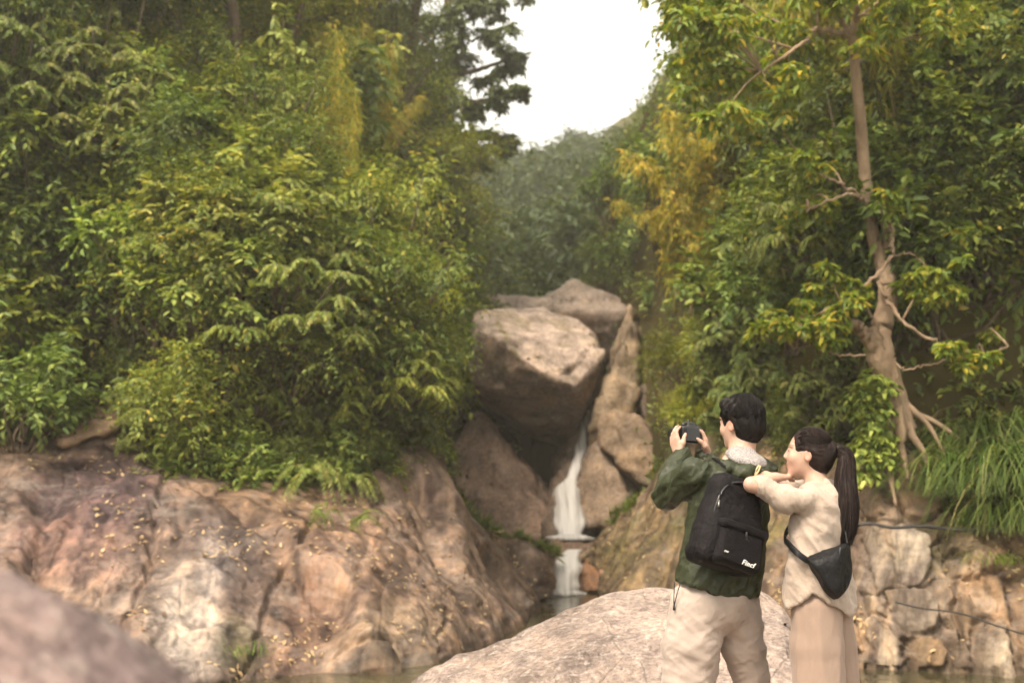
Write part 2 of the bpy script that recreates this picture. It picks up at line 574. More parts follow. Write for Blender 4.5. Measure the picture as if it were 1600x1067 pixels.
LEFT_COLS = [((-420, 1090), (-420, 700, 17.4)), ((-260, 1085), (-260, 690, 17.3)), ((-100, 1081), (-100, 690, 17.3)), ((40, 1078), (30, 685, 17.6)),
             ((130, 1076), (105, 655, 18.3)), ((200, 1074), (185, 634, 18.6)), ((270, 1071), (255, 715, 17.4)), ((350, 1068), (340, 752, 17.1)), ((420, 1064), (410, 758, 17.2)),
             ((500, 1057), (490, 752, 17.7)), ((580, 1049), (580, 728, 18.5)), ((650, 1041), (650, 692, 19.8)), ((700, 1030), (688, 705, 20.8)),
             ((740, 1010), (704, 752, 21.6)), ((775, 992), (735, 800, 22.4)), ((806, 972), (785, 832, 23.2)), ((828, 956), (832, 850, 23.9)), ((846, 940), (868, 868, 24.6))]
L_PROF = [1.5] * 10 + [1.4, 1.3, 1.2, 1.15, 1.1, 1.0, 1.0, 1.0]
L_DROP = [0.4] * 11 + [0.8, 2.4, 2.6, 2.2, 1.8, 1.4, 1.2]
L_CARVE = [([(300, 690), (255, 745), (242, 840), (225, 900), (190, 990)], 16, 0.22),
           ([(60, 900), (110, 850), (170, 838), (240, 815)], 9, 0.14), ([(150, 925), (205, 905), (225, 880)], 8, 0.12),
           ([(490, 815), (470, 860), (420, 920), (400, 1000), (375, 1060)], 13, 0.2), ([(535, 1018), (570, 1024), (612, 1012)], 13, 0.25),
           ([(300, 760), (340, 775), (360, 760)], 14, 0.2), ([(-60, 860), (10, 862), (60, 880)], 10, 0.12), ([(690, 960), (680, 1010), (694, 1040)], 9, 0.16),
           ([(640, 790), (690, 880), (740, 960)], 8, 0.09), ([(585, 770), (640, 880), (685, 950)], 8, 0.08), ([(720, 850), (770, 905), (815, 945)], 6, 0.08),
           ([(95, 690), (150, 668), (205, 660)], 7, 0.16), ([(110, 705), (95, 780), (60, 860)], 6, 0.07), ([(200, 720), (185, 790), (165, 840)], 5, 0.06), ([(330, 830), (335, 900), (300, 960)], 5, 0.06),
           ([(20, 770), (70, 750), (100, 700)], 6, 0.07), ([(600, 800), (560, 880), (545, 960)], 5, 0.05), ([(255, 860), (320, 850), (395, 880), (430, 870)], 5, 0.06)]
def left_tone(px, py, V):
    n = fbm(V * 0.9, 4, 41)[..., None]
    wob = 26 * fbm(V * 0.8, 3, 43)
    x, y = px + wob, py + 22 * fbm(V * 0.8, 3, 44)
    t = np.array([0.235, 0.155, 0.105]) * (1 + 0.5 * n)
    t = tint(t, 0.92 * blob(x, y, 150, 785, 120, 80, -0.5), (0.085, 0.05, 0.048))
    t = tint(t, 0.7 * blob(x, y, 90, 870, 90, 40, 0.0), (0.2, 0.115, 0.085))
    t = tint(t, 0.6 * blob(x, y, 170, 650, 80, 40, 0), (0.34, 0.21, 0.13))
    t = tint(t, 0.85 * blob(x, y, 340, 870, 90, 70, 0), (0.115, 0.08, 0.064))
    t = tint(t, 0.85 * blob(x, y, 285, 985, 62, 85, -0.2), (0.47, 0.38, 0.29))
    t = tint(t, 0.5 * blob(x, y, 330, 900, 30, 50, 0.2), (0.4, 0.33, 0.27))
    t = tint(t, 0.6 * blob(x, y, 545, 890, 110, 110, -0.4), (0.27, 0.16, 0.095))
    t = tint(t, 0.55 * blob(x, y, 480, 960, 30, 90, 0.3), (0.22, 0.12, 0.075))
    t = tint(t, 0.6 * blob(x, y, 610, 1010, 80, 60, 0), (0.31, 0.22, 0.13))
    t = tint(t, 0.6 * blob(x, y, 372, 1005, 40, 35, 0), (0.09, 0.085, 0.03))
    t = tint(t, 0.6 * blob(x, y, 420, 790, 150, 45, 0.1), (0.27, 0.16, 0.085))
    t = tint(t, 0.5 * blob(x, y, 740, 880, 90, 90, 0.6), (0.27, 0.185, 0.125))
    t = tint(t, 0.8 * (1 - sstep(0, 13, np.abs(py - np.interp(px, [-420, 300, 700, 846], [1088, 1066, 1027, 938])))), (0.09, 0.065, 0.045))
    # mineral streaks running down the face
    st = fbm(np.stack([V[..., 0] * 3.2, V[..., 2] * 0.35, V[..., 1] * 0.3], -1), 4, 47)
    t = t * (1 + 0.55 * st)[..., None]
    return t * np.array([0.74, 0.79, 0.9])
def l_stri(px, py):
    return np.interp(px, [0, 250, 450, 600, 700, 850], [1.9, 1.8, 2.0, 2.1, 2.3, 2.55])
me, LB, LBpx, LBpy = bank(LEFT_COLS, 430, 210, L_PROF, L_DROP, L_CARVE, left_tone, 0.17, 'left_rock_bank', 11, l_stri)
bank_left = obj('rock_bank_left', me, kind='structure')

STONES = [([(1356, 826), (1378, 822), (1392, 850), (1408, 905), (1402, 928), (1376, 934), (1362, 900), (1352, 860)], (0.36, 0.3, 0.235), 0.1),
          ([(1394, 826), (1425, 822), (1448, 850), (1446, 900), (1428, 924), (1410, 915), (1396, 870)], (0.42, 0.36, 0.29), 0.12),
          ([(1478, 838), (1510, 836), (1548, 872), (1551, 884), (1500, 880), (1474, 870)], (0.41, 0.31, 0.21), 0.22),
          ([(1472, 882), (1502, 882), (1553, 890), (1552, 912), (1518, 916), (1482, 906)], (0.4, 0.31, 0.22), 0.3),
          ([(1390, 932), (1428, 928), (1462, 950), (1474, 978), (1464, 992), (1416, 996), (1396, 972)], (0.5, 0.41, 0.31), 0.28),
          ([(1358, 970), (1378, 964), (1396, 990), (1424, 1034), (1410, 1046), (1376, 1042), (1362, 1012)], (0.5, 0.41, 0.31), 0.22),
          ([(1404, 1002), (1440, 998), (1476, 1004), (1484, 1034), (1478, 1050), (1428, 1050), (1410, 1030)], (0.28, 0.19, 0.11), 0.12),
          ([(1474, 984), (1496, 988), (1516, 1030), (1518, 1054), (1492, 1052), (1478, 1020)], (0.24, 0.17, 0.12), 0.15),
          ([(1512, 984), (1544, 980), (1572, 996), (1590, 1040), (1588, 1060), (1534, 1058), (1518, 1030)], (0.52, 0.43, 0.32), 0.25),
          ([(1492, 908), (1520, 918), (1560, 955), (1566, 972), (1530, 968), (1500, 935)], (0.38, 0.27, 0.18), 0.14),
          ([(1384, 712), (1410, 706), (1446, 732), (1470, 776), (1462, 806), (1420, 812), (1396, 780)], (0.39, 0.265, 0.17), 0.2),
          ([(1352, 745), (1372, 735), (1388, 770), (1392, 812), (1366, 818), (1348, 795)], (0.31, 0.215, 0.135), 0.15),
          ([(1594, 990), (1640, 985), (1670, 1020), (1664, 1062), (1604, 1062)], (0.36, 0.26, 0.18), 0.2)]
BLOCKS = STONES[:]
BLOCKS += [([(1410, 820), (1500, 832), (1478, 838), (1450, 850)], (0.3, 0.22, 0.14), 0.05), ([(1345, 930), (1392, 940), (1388, 965), (1356, 968)], (0.26, 0.19, 0.12), 0.1), ([(1420, 920), (1472, 910), (1494, 940), (1478, 975), (1462, 950)], (0.3, 0.22, 0.15), 0.06),
           ([(1225, 800), (1290, 790), (1330, 850), (1325, 930), (1260, 940), (1230, 880)], (0.25, 0.18, 0.11), 0.08), ([(1240, 950), (1330, 940), (1350, 1030), (1260, 1028)], (0.24, 0.17, 0.11), 0.1), ([(1560, 920), (1640, 910), (1660, 980), (1580, 985)], (0.27, 0.17, 0.1), 0.1)]
RIGHT_COLS = [((904, 906), (899, 880, 25.2)), ((938, 924), (935, 846, 25.3)), ((972, 940), (990, 782, 25.2)), ((1025, 965), (1042, 706, 24.6)), ((1095, 991), (1078, 664, 23.0)),
              ((1175, 1017), (1150, 672, 20.2)), ((1245, 1031), (1225, 690, 18.4)), ((1330, 1039), (1315, 694, 17.0)), ((1400, 1043), (1392, 668, 15.9)),
              ((1480, 1047), (1480, 706, 15.8)), ((1560, 1051), (1565, 735, 15.7)), ((1690, 1057), (1690, 735, 15.7)), ((1850, 1062), (1850, 735, 15.7)), ((2050, 1066), (2050, 735, 15.7))]
R_PROF = [1.0, 1.0, 1.05, 1.1, 1.15, 1.2, 1.2, 1.25, 1.3, 1.2, 1.2, 1.2, 1.2, 1.2]
R_DROP = [1.2, 1.6, 2.2, 2.0, 0.8] + [0.4] * 9
R_CARVE = [([(1345, 835), (1360, 900), (1385, 960), (1400, 1040)], 11, 0.2), ([(1470, 830), (1480, 920), (1500, 1000), (1510, 1045)], 10, 0.18),
           ([(1350, 818), (1430, 822), (1500, 830)], 7, 0.12), ([(1480, 915), (1560, 912)], 8, 0.15), ([(980, 905), (1000, 850), (1030, 800)], 8, 0.12),
           ([(940, 905), (960, 870), (985, 850)], 8, 0.12), ([(1390, 730), (1395, 790), (1410, 830)], 7, 0.12)]
def right_tone(px, py, V):
    n = fbm(V * 0.9, 4, 51)[..., None]
    x, y = px + 24 * fbm(V * 0.8, 3, 53), py + 24 * fbm(V * 0.8, 3, 54)
    t = np.array([0.24, 0.155, 0.09]) * (1 + 0.55 * n)
    t = tint(t, 0.55 * blob(x, y, 1000, 850, 70, 75, 0.5), (0.2, 0.145, 0.06))
    t = tint(t, 0.5 * blob(x, y, 1055, 740, 40, 60, 0), (0.15, 0.115, 0.06))
    t = tint(t, 0.6 * blob(x, y, 1430, 770, 60, 60, 0), (0.36, 0.24, 0.15))
    t = tint(t, 0.6 * blob(x, y, 1420, 900, 80, 90, 0), (0.36, 0.28, 0.2))
    t = tint(t, 0.6 * blob(x, y, 1560, 900, 60, 80, 0), (0.2, 0.115, 0.06))
    t = tint(t, 0.8 * (1 - sstep(0, 13, np.abs(py - np.interp(px, [904, 972, 1175, 1330, 1560, 2050], [906, 938, 1013, 1035, 1047, 1062])))), (0.085, 0.06, 0.04))
    ms = fbm(V * 0.7, 4, 57)
    t = tint(t, 0.75 * sstep(0.1, 0.4, ms) * sstep(1000, 780, py), (0.11, 0.1, 0.03))
    return t * np.array([0.82, 0.88, 0.98])
def r_stri(px, py):
    return np.interp(px, [900, 1060, 1200, 1400, 1600], [0.7, 0.9, 1.1, 2.2, 2.4])
me, RB, RBpx, RBpy = bank(RIGHT_COLS, 420, 210, R_PROF, R_DROP, R_CARVE, right_tone, 0.24, 'right_rock_bank', 71, r_stri, BLOCKS)
bank_right = obj('rock_bank_right', me, kind='structure')

# ------------------------------------------------------------------ boulders and slabs
def hull_rock(name, pts, mat, tone, edge=0.1, amp=0.05, seed=0, smooth=3, tone_fn=None, freq=1.2, rid=0.5, bevel=0.0, fac=0.6):
    bm = bmesh.new()
    for p in pts: bm.verts.new(p)
    r = bmesh.ops.convex_hull(bm, input=bm.verts)
    junk = list({g for g in r['geom_interior'] + r['geom_unused'] if isinstance(g, bmesh.types.BMVert) and g.is_valid})
    if junk: bmesh.ops.delete(bm, geom=junk, context='VERTS')
    bmesh.ops.dissolve_limit(bm, angle_limit=0.14, verts=bm.verts, edges=bm.edges)
    if bevel: bmesh.ops.bevel(bm, geom=list(bm.edges), offset=bevel, segments=1, affect='EDGES', clamp_overlap=True)
    bmesh.ops.triangulate(bm, faces=bm.faces)
    for it in range(7):
        lim = max(edge, 1e-3)
        es = [e for e in bm.edges if e.calc_length() > lim * 1.5]
        if not es or len(bm.verts) > 60000: break
        bmesh.ops.subdivide_edges(bm, edges=es, cuts=1, use_grid_fill=True)
        bmesh.ops.triangulate(bm, faces=[f for f in bm.faces if len(f.verts) > 3])
    for it in range(smooth):
        bmesh.ops.smooth_vert(bm, verts=bm.verts, factor=0.5, use_axis_x=True, use_axis_y=True, use_axis_z=True)
    bm.normal_update()
    V = np.array([v.co for v in bm.verts])
    N = np.array([v.normal for v in bm.verts])
    d = amp * (1.1 * fbm(V * freq, 4, seed) + rid * (ridged(V * freq * 1.3 + 5, 3, seed + 4) - 0.6) + 0.3 * fbm(V * freq * 5, 3, seed + 8))
    d = d + fac * (facets(V, 0.9 / freq, seed + 11, 0.35, 0.2) + facets(V, 0.35 / freq, seed + 13, 0.3, 0.15))
    V = V + N * d[:, None]
    F_ = np.array([[v.index for v in f.verts] for f in bm.faces])
    bm.free()
    me = mesh_np(name, V, [F_], mat, True)
    t = np.array(tone) * (1 + 0.4 * fbm(V * 1.1, 3, seed + 60))[:, None]
    if tone_fn is not None: t = tone_fn(V, N, t)
    set_color(me, np.clip(t, 0.008, 1))
    return me

# the wedged giant: top painted paler as if lit by the sky, brown overhanging front
G_FRONT = [(742, 492, 31.0), (790, 486, 31.4), (855, 486, 32.2), (905, 512, 31.4), (948, 549, 30.2), (940, 575, 30.0), (898, 608, 29.2), (862, 594, 29.0), (816, 562, 28.9), (786, 533, 29.2), (770, 524, 29.5),
           (727, 540, 30.2), (726, 566, 30.1), (740, 606, 30.0), (780, 638, 30.5), (838, 670, 31.2), (890, 684, 31.4), (908, 655, 30.6), (912, 640, 30.0),
           (745, 480, 34.5), (900, 492, 35), (930, 620, 34), (880, 715, 34.5), (770, 650, 34.5)]
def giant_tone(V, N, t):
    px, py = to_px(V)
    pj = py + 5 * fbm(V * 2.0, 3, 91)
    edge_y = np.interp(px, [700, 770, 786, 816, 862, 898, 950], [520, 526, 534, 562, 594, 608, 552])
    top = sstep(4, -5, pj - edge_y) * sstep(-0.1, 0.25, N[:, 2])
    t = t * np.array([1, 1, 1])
    t = t + (np.array([0.44, 0.345, 0.285]) * (1 + 0.3 * fbm(V * 2.2, 4, 92))[:, None] - t) * top[:, None]  # sky light on the upward faces, put into the tone
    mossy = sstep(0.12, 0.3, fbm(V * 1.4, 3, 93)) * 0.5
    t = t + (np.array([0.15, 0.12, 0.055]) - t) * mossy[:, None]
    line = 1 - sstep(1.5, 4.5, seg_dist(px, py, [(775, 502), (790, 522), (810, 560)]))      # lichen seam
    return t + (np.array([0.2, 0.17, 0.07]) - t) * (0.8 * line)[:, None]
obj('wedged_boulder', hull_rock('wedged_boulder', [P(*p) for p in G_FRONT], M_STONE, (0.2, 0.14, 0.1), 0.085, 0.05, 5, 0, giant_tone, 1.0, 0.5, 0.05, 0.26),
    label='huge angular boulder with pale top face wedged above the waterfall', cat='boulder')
CAP = [(846, 468, 34), (872, 453, 34), (897, 437, 34.2), (906, 440, 34.2), (945, 466, 33.8), (976, 476, 33.4), (986, 490, 33.0), (980, 508, 33.2), (852, 486, 33.4), (935, 520, 33.4), (965, 565, 34.0), (880, 520, 34.6),
       (850, 470, 36.5), (900, 442, 36), (985, 490, 36.5), (970, 580, 36.5)]
obj('capstone_boulder', hull_rock('capstone', [P(*p) for p in CAP], M_STONE, (0.36, 0.285, 0.235), 0.1, 0.05, 15, 0, None, 1.0, 0.5, 0.04, 0.3),
    label='pale peaked boulder behind the wedged giant, topmost of the pile', cat='boulder')
CAP2 = [(750, 464, 34.2), (775, 460, 33.4), (800, 469, 33.2), (862, 470, 33.4), (866, 488, 33.2), (800, 492, 32.6), (748, 482, 33.4), (752, 470, 36), (860, 474, 36), (850, 520, 35), (750, 520, 36)]
obj('capstone_boulder', hull_rock('capstone_slab', [P(*p) for p in CAP2], M_STONE, (0.36, 0.285, 0.235), 0.1, 0.05, 16, 0, None, 1.0, 0.5, 0.04, 0.3),
    label='flat topped pale rock behind the upper left of the wedged giant', cat='boulder')
SLAB_A = [(748, 646, 31.6), (760, 656, 31.0), (800, 728, 30.2), (832, 772, 29.6), (862, 780, 30.4), (872, 836, 28.9), (845, 842, 28.4), (790, 842, 28.7), (736, 800, 29.6), (705, 742, 30.5), (712, 690, 31.2),
          (738, 655, 32.6), (800, 735, 32.2), (880, 790, 32), (880, 850, 31), (720, 850, 31.5), (690, 760, 33)]
obj('ravine_slab', hull_rock('ravine_slab', [P(*p) for p in SLAB_A], M_STONE, (0.27, 0.185, 0.14), 0.1, 0.1, 25, 1, None, 0.9, 0.7, 0.05, 0.3),
    label='sloping brown rock slab left of the waterfall below the wedged boulder', cat='rock')
SPUR = [(984, 476, 31.2), (992, 486, 31.6), (976, 540, 30.6), (964, 580, 30.3), (945, 612, 30.0), (928, 640, 29.8), (919, 668, 29.9), (921, 700, 30.2), (958, 672, 29.7), (990, 640, 30.1), (1000, 590, 30.6), (994, 540, 31.0),
        (990, 500, 33), (1010, 620, 33), (940, 700, 32), (985, 700, 31)]
obj('rock_spur', hull_rock('rock_spur', [P(*p) for p in SPUR], M_STONE, (0.25, 0.185, 0.12), 0.1, 0.08, 35, 0, None, 1.3, 0.8, 0.03, 0.25),
    label='tapering upright tan rock spur right of the wedged boulder', cat='rock')
SLAB_R = [(930, 655, 29.9), (960, 640, 29.5), (1000, 652, 29.2), (1048, 722, 28.6), (1040, 748, 28.3), (1008, 762, 28.3), (968, 716, 28.9), (935, 690, 29.5), (950, 650, 32), (1050, 690, 31.5), (1055, 760, 30.5), (1000, 780, 30.5)]
obj('ravine_slab', hull_rock('leaning_slab', [P(*p) for p in SLAB_R], M_STONE, (0.22, 0.155, 0.1), 0.1, 0.07, 45, 1, None, 1.1, 0.7, 0.04, 0.25),
    label='leaning brown slab in the ravine under the tan rock spur', cat='rock')
SLAB_R2 = [(916, 706, 29.7), (936, 696, 29.4), (962, 738, 28.8), (990, 792, 28.0), (968, 812, 27.8), (936, 822, 27.9), (912, 820, 28.3), (904, 790, 28.8), (908, 750, 29.3), (930, 700, 31.5), (1000, 770, 30.5), (990, 830, 30), (900, 840, 30.5)]
obj('ravine_slab', hull_rock('lower_slab', [P(*p) for p in SLAB_R2], M_STONE, (0.23, 0.165, 0.115), 0.1, 0.09, 55, 1, None, 1.3, 0.8, 0.03, 0.3),
    label='low grey brown slab touching the right edge of the waterfall', cat='rock')
CHUTE = [(905, 640, 32.2), (925, 636, 32.0), (925, 690, 31.3), (912, 745, 30.3), (922, 800, 28.9), (922, 842, 28.2), (858, 842, 28.1), (864, 775, 29.6), (882, 742, 30.5), (900, 690, 31.5), (880, 650, 34.5), (930, 640, 34.5), (930, 850, 32), (850, 850, 32)]
obj('chute_rock', hull_rock('chute_rock', [P(*p) for p in CHUTE], M_STONE, (0.16, 0.115, 0.085), 0.1, 0.08, 65, 1, None, 1.2, 0.8, 0.03),
    label='dark wet rock the upper waterfall slides down', cat='rock')
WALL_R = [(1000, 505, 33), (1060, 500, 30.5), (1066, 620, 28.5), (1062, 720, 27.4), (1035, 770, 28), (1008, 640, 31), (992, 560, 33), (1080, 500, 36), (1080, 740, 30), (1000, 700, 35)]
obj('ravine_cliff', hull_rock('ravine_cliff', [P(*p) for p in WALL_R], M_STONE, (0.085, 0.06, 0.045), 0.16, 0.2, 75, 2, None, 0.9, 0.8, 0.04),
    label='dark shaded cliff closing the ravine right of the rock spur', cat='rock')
BACK = [(700, 560, 34.6), (960, 560, 35.5), (930, 760, 33.6), (790, 770, 33.6), (700, 700, 33.8), (700, 560, 38), (960, 560, 38), (930, 790, 37), (760, 790, 37)]  # back of the hollow, its shade put into a near-black colour
obj('cave_shade_wall', hull_rock('cave_shade_wall', [P(*p) for p in BACK], M_STONE, (0.045, 0.034, 0.03), 0.25, 0.15, 85, 2, None, 0.9, 0.8, 0.04),
    label='rock wall deep in the hollow under the wedged boulder, coloured dark for shade', cat='rock')

# rocks round the lower cascade
for k, (pts, tone, lab) in enumerate([
        ([(800, 880, 25.0), (830, 868, 25.3), (862, 872, 25.3), (868, 905, 25.0), (850, 921, 24.8), (815, 922, 24.6), (798, 902, 24.8), (830, 875, 26.4), (870, 900, 26.4), (810, 925, 26)], (0.15, 0.085, 0.055), 'dark brown ledge rock left of the low cascade'),
        ([(902, 872, 25.6), (930, 872, 25.4), (948, 894, 25.0), (950, 916, 24.7), (925, 926, 24.6), (900, 920, 24.9), (930, 870, 26.8), (955, 910, 26), (900, 925, 26.4)], (0.27, 0.14, 0.075), 'rounded orange brown rock right of the low cascade'),
        ([(935, 880, 25.0), (948, 884, 24.9), (962, 905, 24.5), (958, 922, 24.4), (946, 915, 24.5), (950, 884, 25.6), (965, 920, 25.2)], (0.32, 0.2, 0.14), 'thin tilted pinkish slab beside the orange brown rock'),
        ([(845, 852, 26.6), (880, 850, 26.6), (925, 850, 26.6), (930, 870, 26.2), (905, 888, 25.7), (866, 884, 25.7), (842, 866, 26.3), (850, 856, 27.4), (930, 856, 27.4), (890, 930, 26), (870, 930, 26)], (0.2, 0.13, 0.09), 'wet sill rock the low cascade spills over')]):
    obj('cascade_rock', hull_rock('cascade_rock', [P(*p) for p in pts], M_STONE, tone, 0.08, 0.07, 100 + k * 7, 1, None, 1.8, 0.7, 0.03), label=lab, cat='rock')

# right bank: blocks of bedrock that stand out of the face
def rb_D(py):
    return np.interp(py, [690, 1045], [15.65, 14.0])
# loose stone slab on the left shoulder
pts = [P(*p) for p in [(92, 684, 17.5), (140, 662, 17.7), (196, 648, 17.9), (204, 656, 17.8), (160, 676, 17.5), (100, 696, 17.3), (120, 690, 18.4), (200, 664, 18.4), (95, 700, 18)]]
obj('stone', hull_rock('shoulder_stone', pts, M_STONE, (0.4, 0.26, 0.17), 0.05, 0.03, 301, 2, None, 2.0, 0.6, 0.02), bank_left)

# the pale boulder behind the walkers
BO = [(640, 1070, 7.7), (700, 1036, 7.75), (770, 1006, 7.8), (830, 984, 7.9), (862, 964, 8.0), (930, 936, 8.1), (985, 918, 8.2), (1050, 912, 8.2), (1130, 912, 8.2), (1185, 918, 8.1), (1218, 930, 8.0), (1236, 955, 7.85), (1246, 1000, 7.7)]
pts = [P(*p) for p in BO] + [P(x, y, D) + np.array([0, 0.9, -0.35]) for x, y, D in BO] + [np.array([p[0] * 1.02, p[1] + 1.2, -0.6]) for p in [P(*q) for q in BO]]
pts += [P(x, y + 70, D - 0.75) for x, y, D in BO[3:]] + [np.array([P(x, y, D)[0] * 0.98, 6.75, 0.72]) for x, y, D in BO[1:]] + [np.array([P(x, y, D)[0] * 0.98, 6.6, -0.6]) for x, y, D in BO]
def bo_tone(V, N, t):
    m = sstep(0.0, 0.35, fbm(V * 1.3, 3, 141)) * 0.45
    t = t + (np.array([0.24, 0.185, 0.15]) - t) * m[:, None]
    side = sstep(1.62, 1.9, V[:, 0])
    return t + (np.array([0.27, 0.21, 0.125]) - t) * (0.6 * side)[:, None]
obj('foreground_boulder', hull_rock('foreground_boulder', pts, M_GRANITE, (0.29, 0.23, 0.2), 0.055, 0.035, 131, 4, bo_tone, 1.6, 0.3, 0.1, 0.05),
    label='pale speckled granite boulder just behind the two people', cat='boulder')
# the flat rock they stand on, below the picture
pts = [np.array(p) for p in [(0.1, 4.6, 0.62), (2.6, 4.5, 0.62), (2.8, 5.4, 0.66), (2.5, 6.45, 0.66), (0.4, 6.5, 0.66), (0.0, 5.6, 0.62), (-0.2, 4.3, -0.6), (3.0, 4.2, -0.6), (3.1, 6.6, -0.6), (-0.2, 6.6, -0.6)]]
obj('standing_rock', hull_rock('standing_rock', pts, M_GRANITE, (0.42, 0.33, 0.27), 0.08, 0.008, 151, 1, None, 1.6, 0.3, 0.08, 0.02),
    label='flat granite rock under the feet of the two people', cat='boulder')
# out-of-focus rock close to the camera
pts = []
rr = np.random.RandomState(8)
for k in range(60):
    a, b = rr.rand() * 2 * np.pi, math.acos(1 - 2 * rr.rand())
    pts.append(np.array([-0.72, 1.5, 0.93]) + np.array([0.64, 0.5, 1.03]) * np.array([math.sin(b) * math.cos(a), math.sin(b) * math.sin(a), math.cos(b)]))
obj('near_rock', hull_rock('near_rock', pts, M_GRANITE, (0.25, 0.185, 0.18), 0.06, 0.025, 161, 6, None, 2.4, 0.3, 0.0, 0.05),
    label='blurred pinkish rock close to the camera at lower left', cat='boulder')

# ------------------------------------------------------------------ water
def water_material(name, col, bump, scale):
    t = NT(name)
    v = t.mapping((1, 1, 1))
    n = t.noise(scale, 3, 0.5, v, dist=0.6)
    n2 = t.noise(0.5, 3, 0.5, v)
    c = t.mix(1.0, col, t.ramp(n2, [(0.3, (0.6, 0.6, 0.6)), (0.7, (1.4, 1.4, 1.4))]), 'MULTIPLY')
    return t.done(t.bsdf(c, 0.08, 0.5, t.bump(n, bump, 0.05)))
M_WATER = water_material('pool_water', (0.05, 0.045, 0.022), 0.35, 3.5)
M_WATER2 = water_material('upper_pool_water', (0.035, 0.035, 0.022), 0.5, 5)
me = mesh_np('river_pool', np.array([[-70, -40, 0], [70, -40, 0], [70, 26.0, 0], [-70, 26.0, 0]]), [np.array([[0, 1, 2, 3]])], M_WATER)
obj('river_pool', me, kind='structure')
me = mesh_np('upper_pool', np.array([[-1.3, 26.6, 0.9], [2.3, 26.6, 0.9], [2.6, 31.5, 0.9], [-1.5, 31.5, 0.9]]), [np.array([[0, 1, 2, 3]])], M_WATER2)
obj('upper_pool', me, kind='structure')

def foam_material():
    t = NT('white_water')
    v = t.mapping((11, 0.4, 0.7))
    n = t.noise(1.0, 3, 0.55, v, dist=0.15)
    n2 = t.noise(2.6, 2, 0.5, v)
    e = t.attr('tone')
    a = t.ramp(t.math('MULTIPLY', t.math('ADD', n, t.math('MULTIPLY', n2, 0.35)), e), [(0.18, 0.05), (0.6, 0.95)])
    c = t.ramp(n, [(0.3, (0.66, 0.63, 0.6)), (0.6, (0.9, 0.88, 0.86))])
    b = t.bsdf(c, 0.5, 0.3, t.bump(n, 0.15, 0.02))
    tl = t.n('ShaderNodeBsdfTranslucent'); tl.inputs[0].default_value = (0.85, 0.83, 0.8, 1)
    m1 = t.n('ShaderNodeMixShader'); m1.inputs[0].default_value = 0.35
    t.l(b.outputs[0], m1.inputs[1]); t.l(tl.outputs[0], m1.inputs[2])
    tr = t.n('ShaderNodeBsdfTransparent')
    mx = t.n('ShaderNodeMixShader')
    t.l(a, mx.inputs[0]); t.l(tr.outputs[0], mx.inputs[1]); t.l(m1.outputs[0], mx.inputs[2])
    return t.done(mx)
M_FOAM = foam_material()

FALL_EDGE = []
def fall_sheet(rows, nu, nv, seed, amp):
    """rows from the lip down: left pixel x, right pixel x, y, distance"""
    r = catmull(np.array(rows, float), nu)
    u = np.linspace(0, 1, nv)
    px = r[:, 0:1] + (r[:, 1:2] - r[:, 0:1]) * u
    edge = fbm(np.stack([r[:, 2] * 0.05, r[:, 2] * 0, r[:, 2] * 0], -1), 3, seed)
    wig = np.stack([perlin(np.stack([r[:, 2] * 0.045, r[:, 2] * 0 + k * 7.7, r[:, 2] * 0], -1), seed + k) for k in (0, 1)], -1)
    px = px + 0.16 * (r[:, 1:2] - r[:, 0:1]) * (wig[:, :1] * (1 - u) + wig[:, 1:] * u) * 2
    bulge = 0.16 * np.sin(np.pi * u) ** 0.7
    V = PV(px, np.repeat(r[:, 2:3], nv, 1), r[:, 3:4] - bulge)
    V[..., 1] -= amp * fbm(V * np.array([7, 1, 0.9]), 3, seed + 2)
    back = V.copy(); back[..., 1] += 0.08
    W = np.concatenate([V, back[:, ::-1]], 1)
    W = np.concatenate([W, W[:, :1]], 1)
    e = np.sin(np.pi * np.clip(u * 0.94 + 0.03, 0, 1)) ** 0.45
    e = np.concatenate([e, e[::-1], e[:1]])[None, :] + 0 * W[..., 0]
    FALL_EDGE.append(e.reshape(-1, 1))
    return W.reshape(-1, 3), grid_faces(*W.shape[:2])
v, q = fall_sheet([(912, 922, 640, 31.5), (906, 920, 668, 31.0), (898, 915, 705, 30.4), (886, 904, 742, 29.7), (868, 902, 764, 29.0), (864, 908, 790, 28.4), (866, 913, 815, 27.9), (866, 916, 838, 27.6)], 80, 26, 3, 0.05)
me = mesh_np('waterfall', v, [q], M_FOAM, True); set_color(me, np.repeat(FALL_EDGE[-1], 3, 1))
obj('waterfall', me, label='tall narrow waterfall sliding out from beside the wedged boulder', cat='waterfall')
v, q = fall_sheet([(884, 912, 858, 26.0), (876, 911, 866, 25.4), (864, 909, 882, 24.9), (854, 907, 900, 24.65), (846, 906, 922, 24.5)], 50, 26, 5, 0.05)
me = mesh_np('low_cascade', v, [q], M_FOAM, True); set_color(me, np.repeat(FALL_EDGE[-1], 3, 1))
obj('waterfall', me, label='short wide white cascade dropping into the lower pool', cat='waterfall')
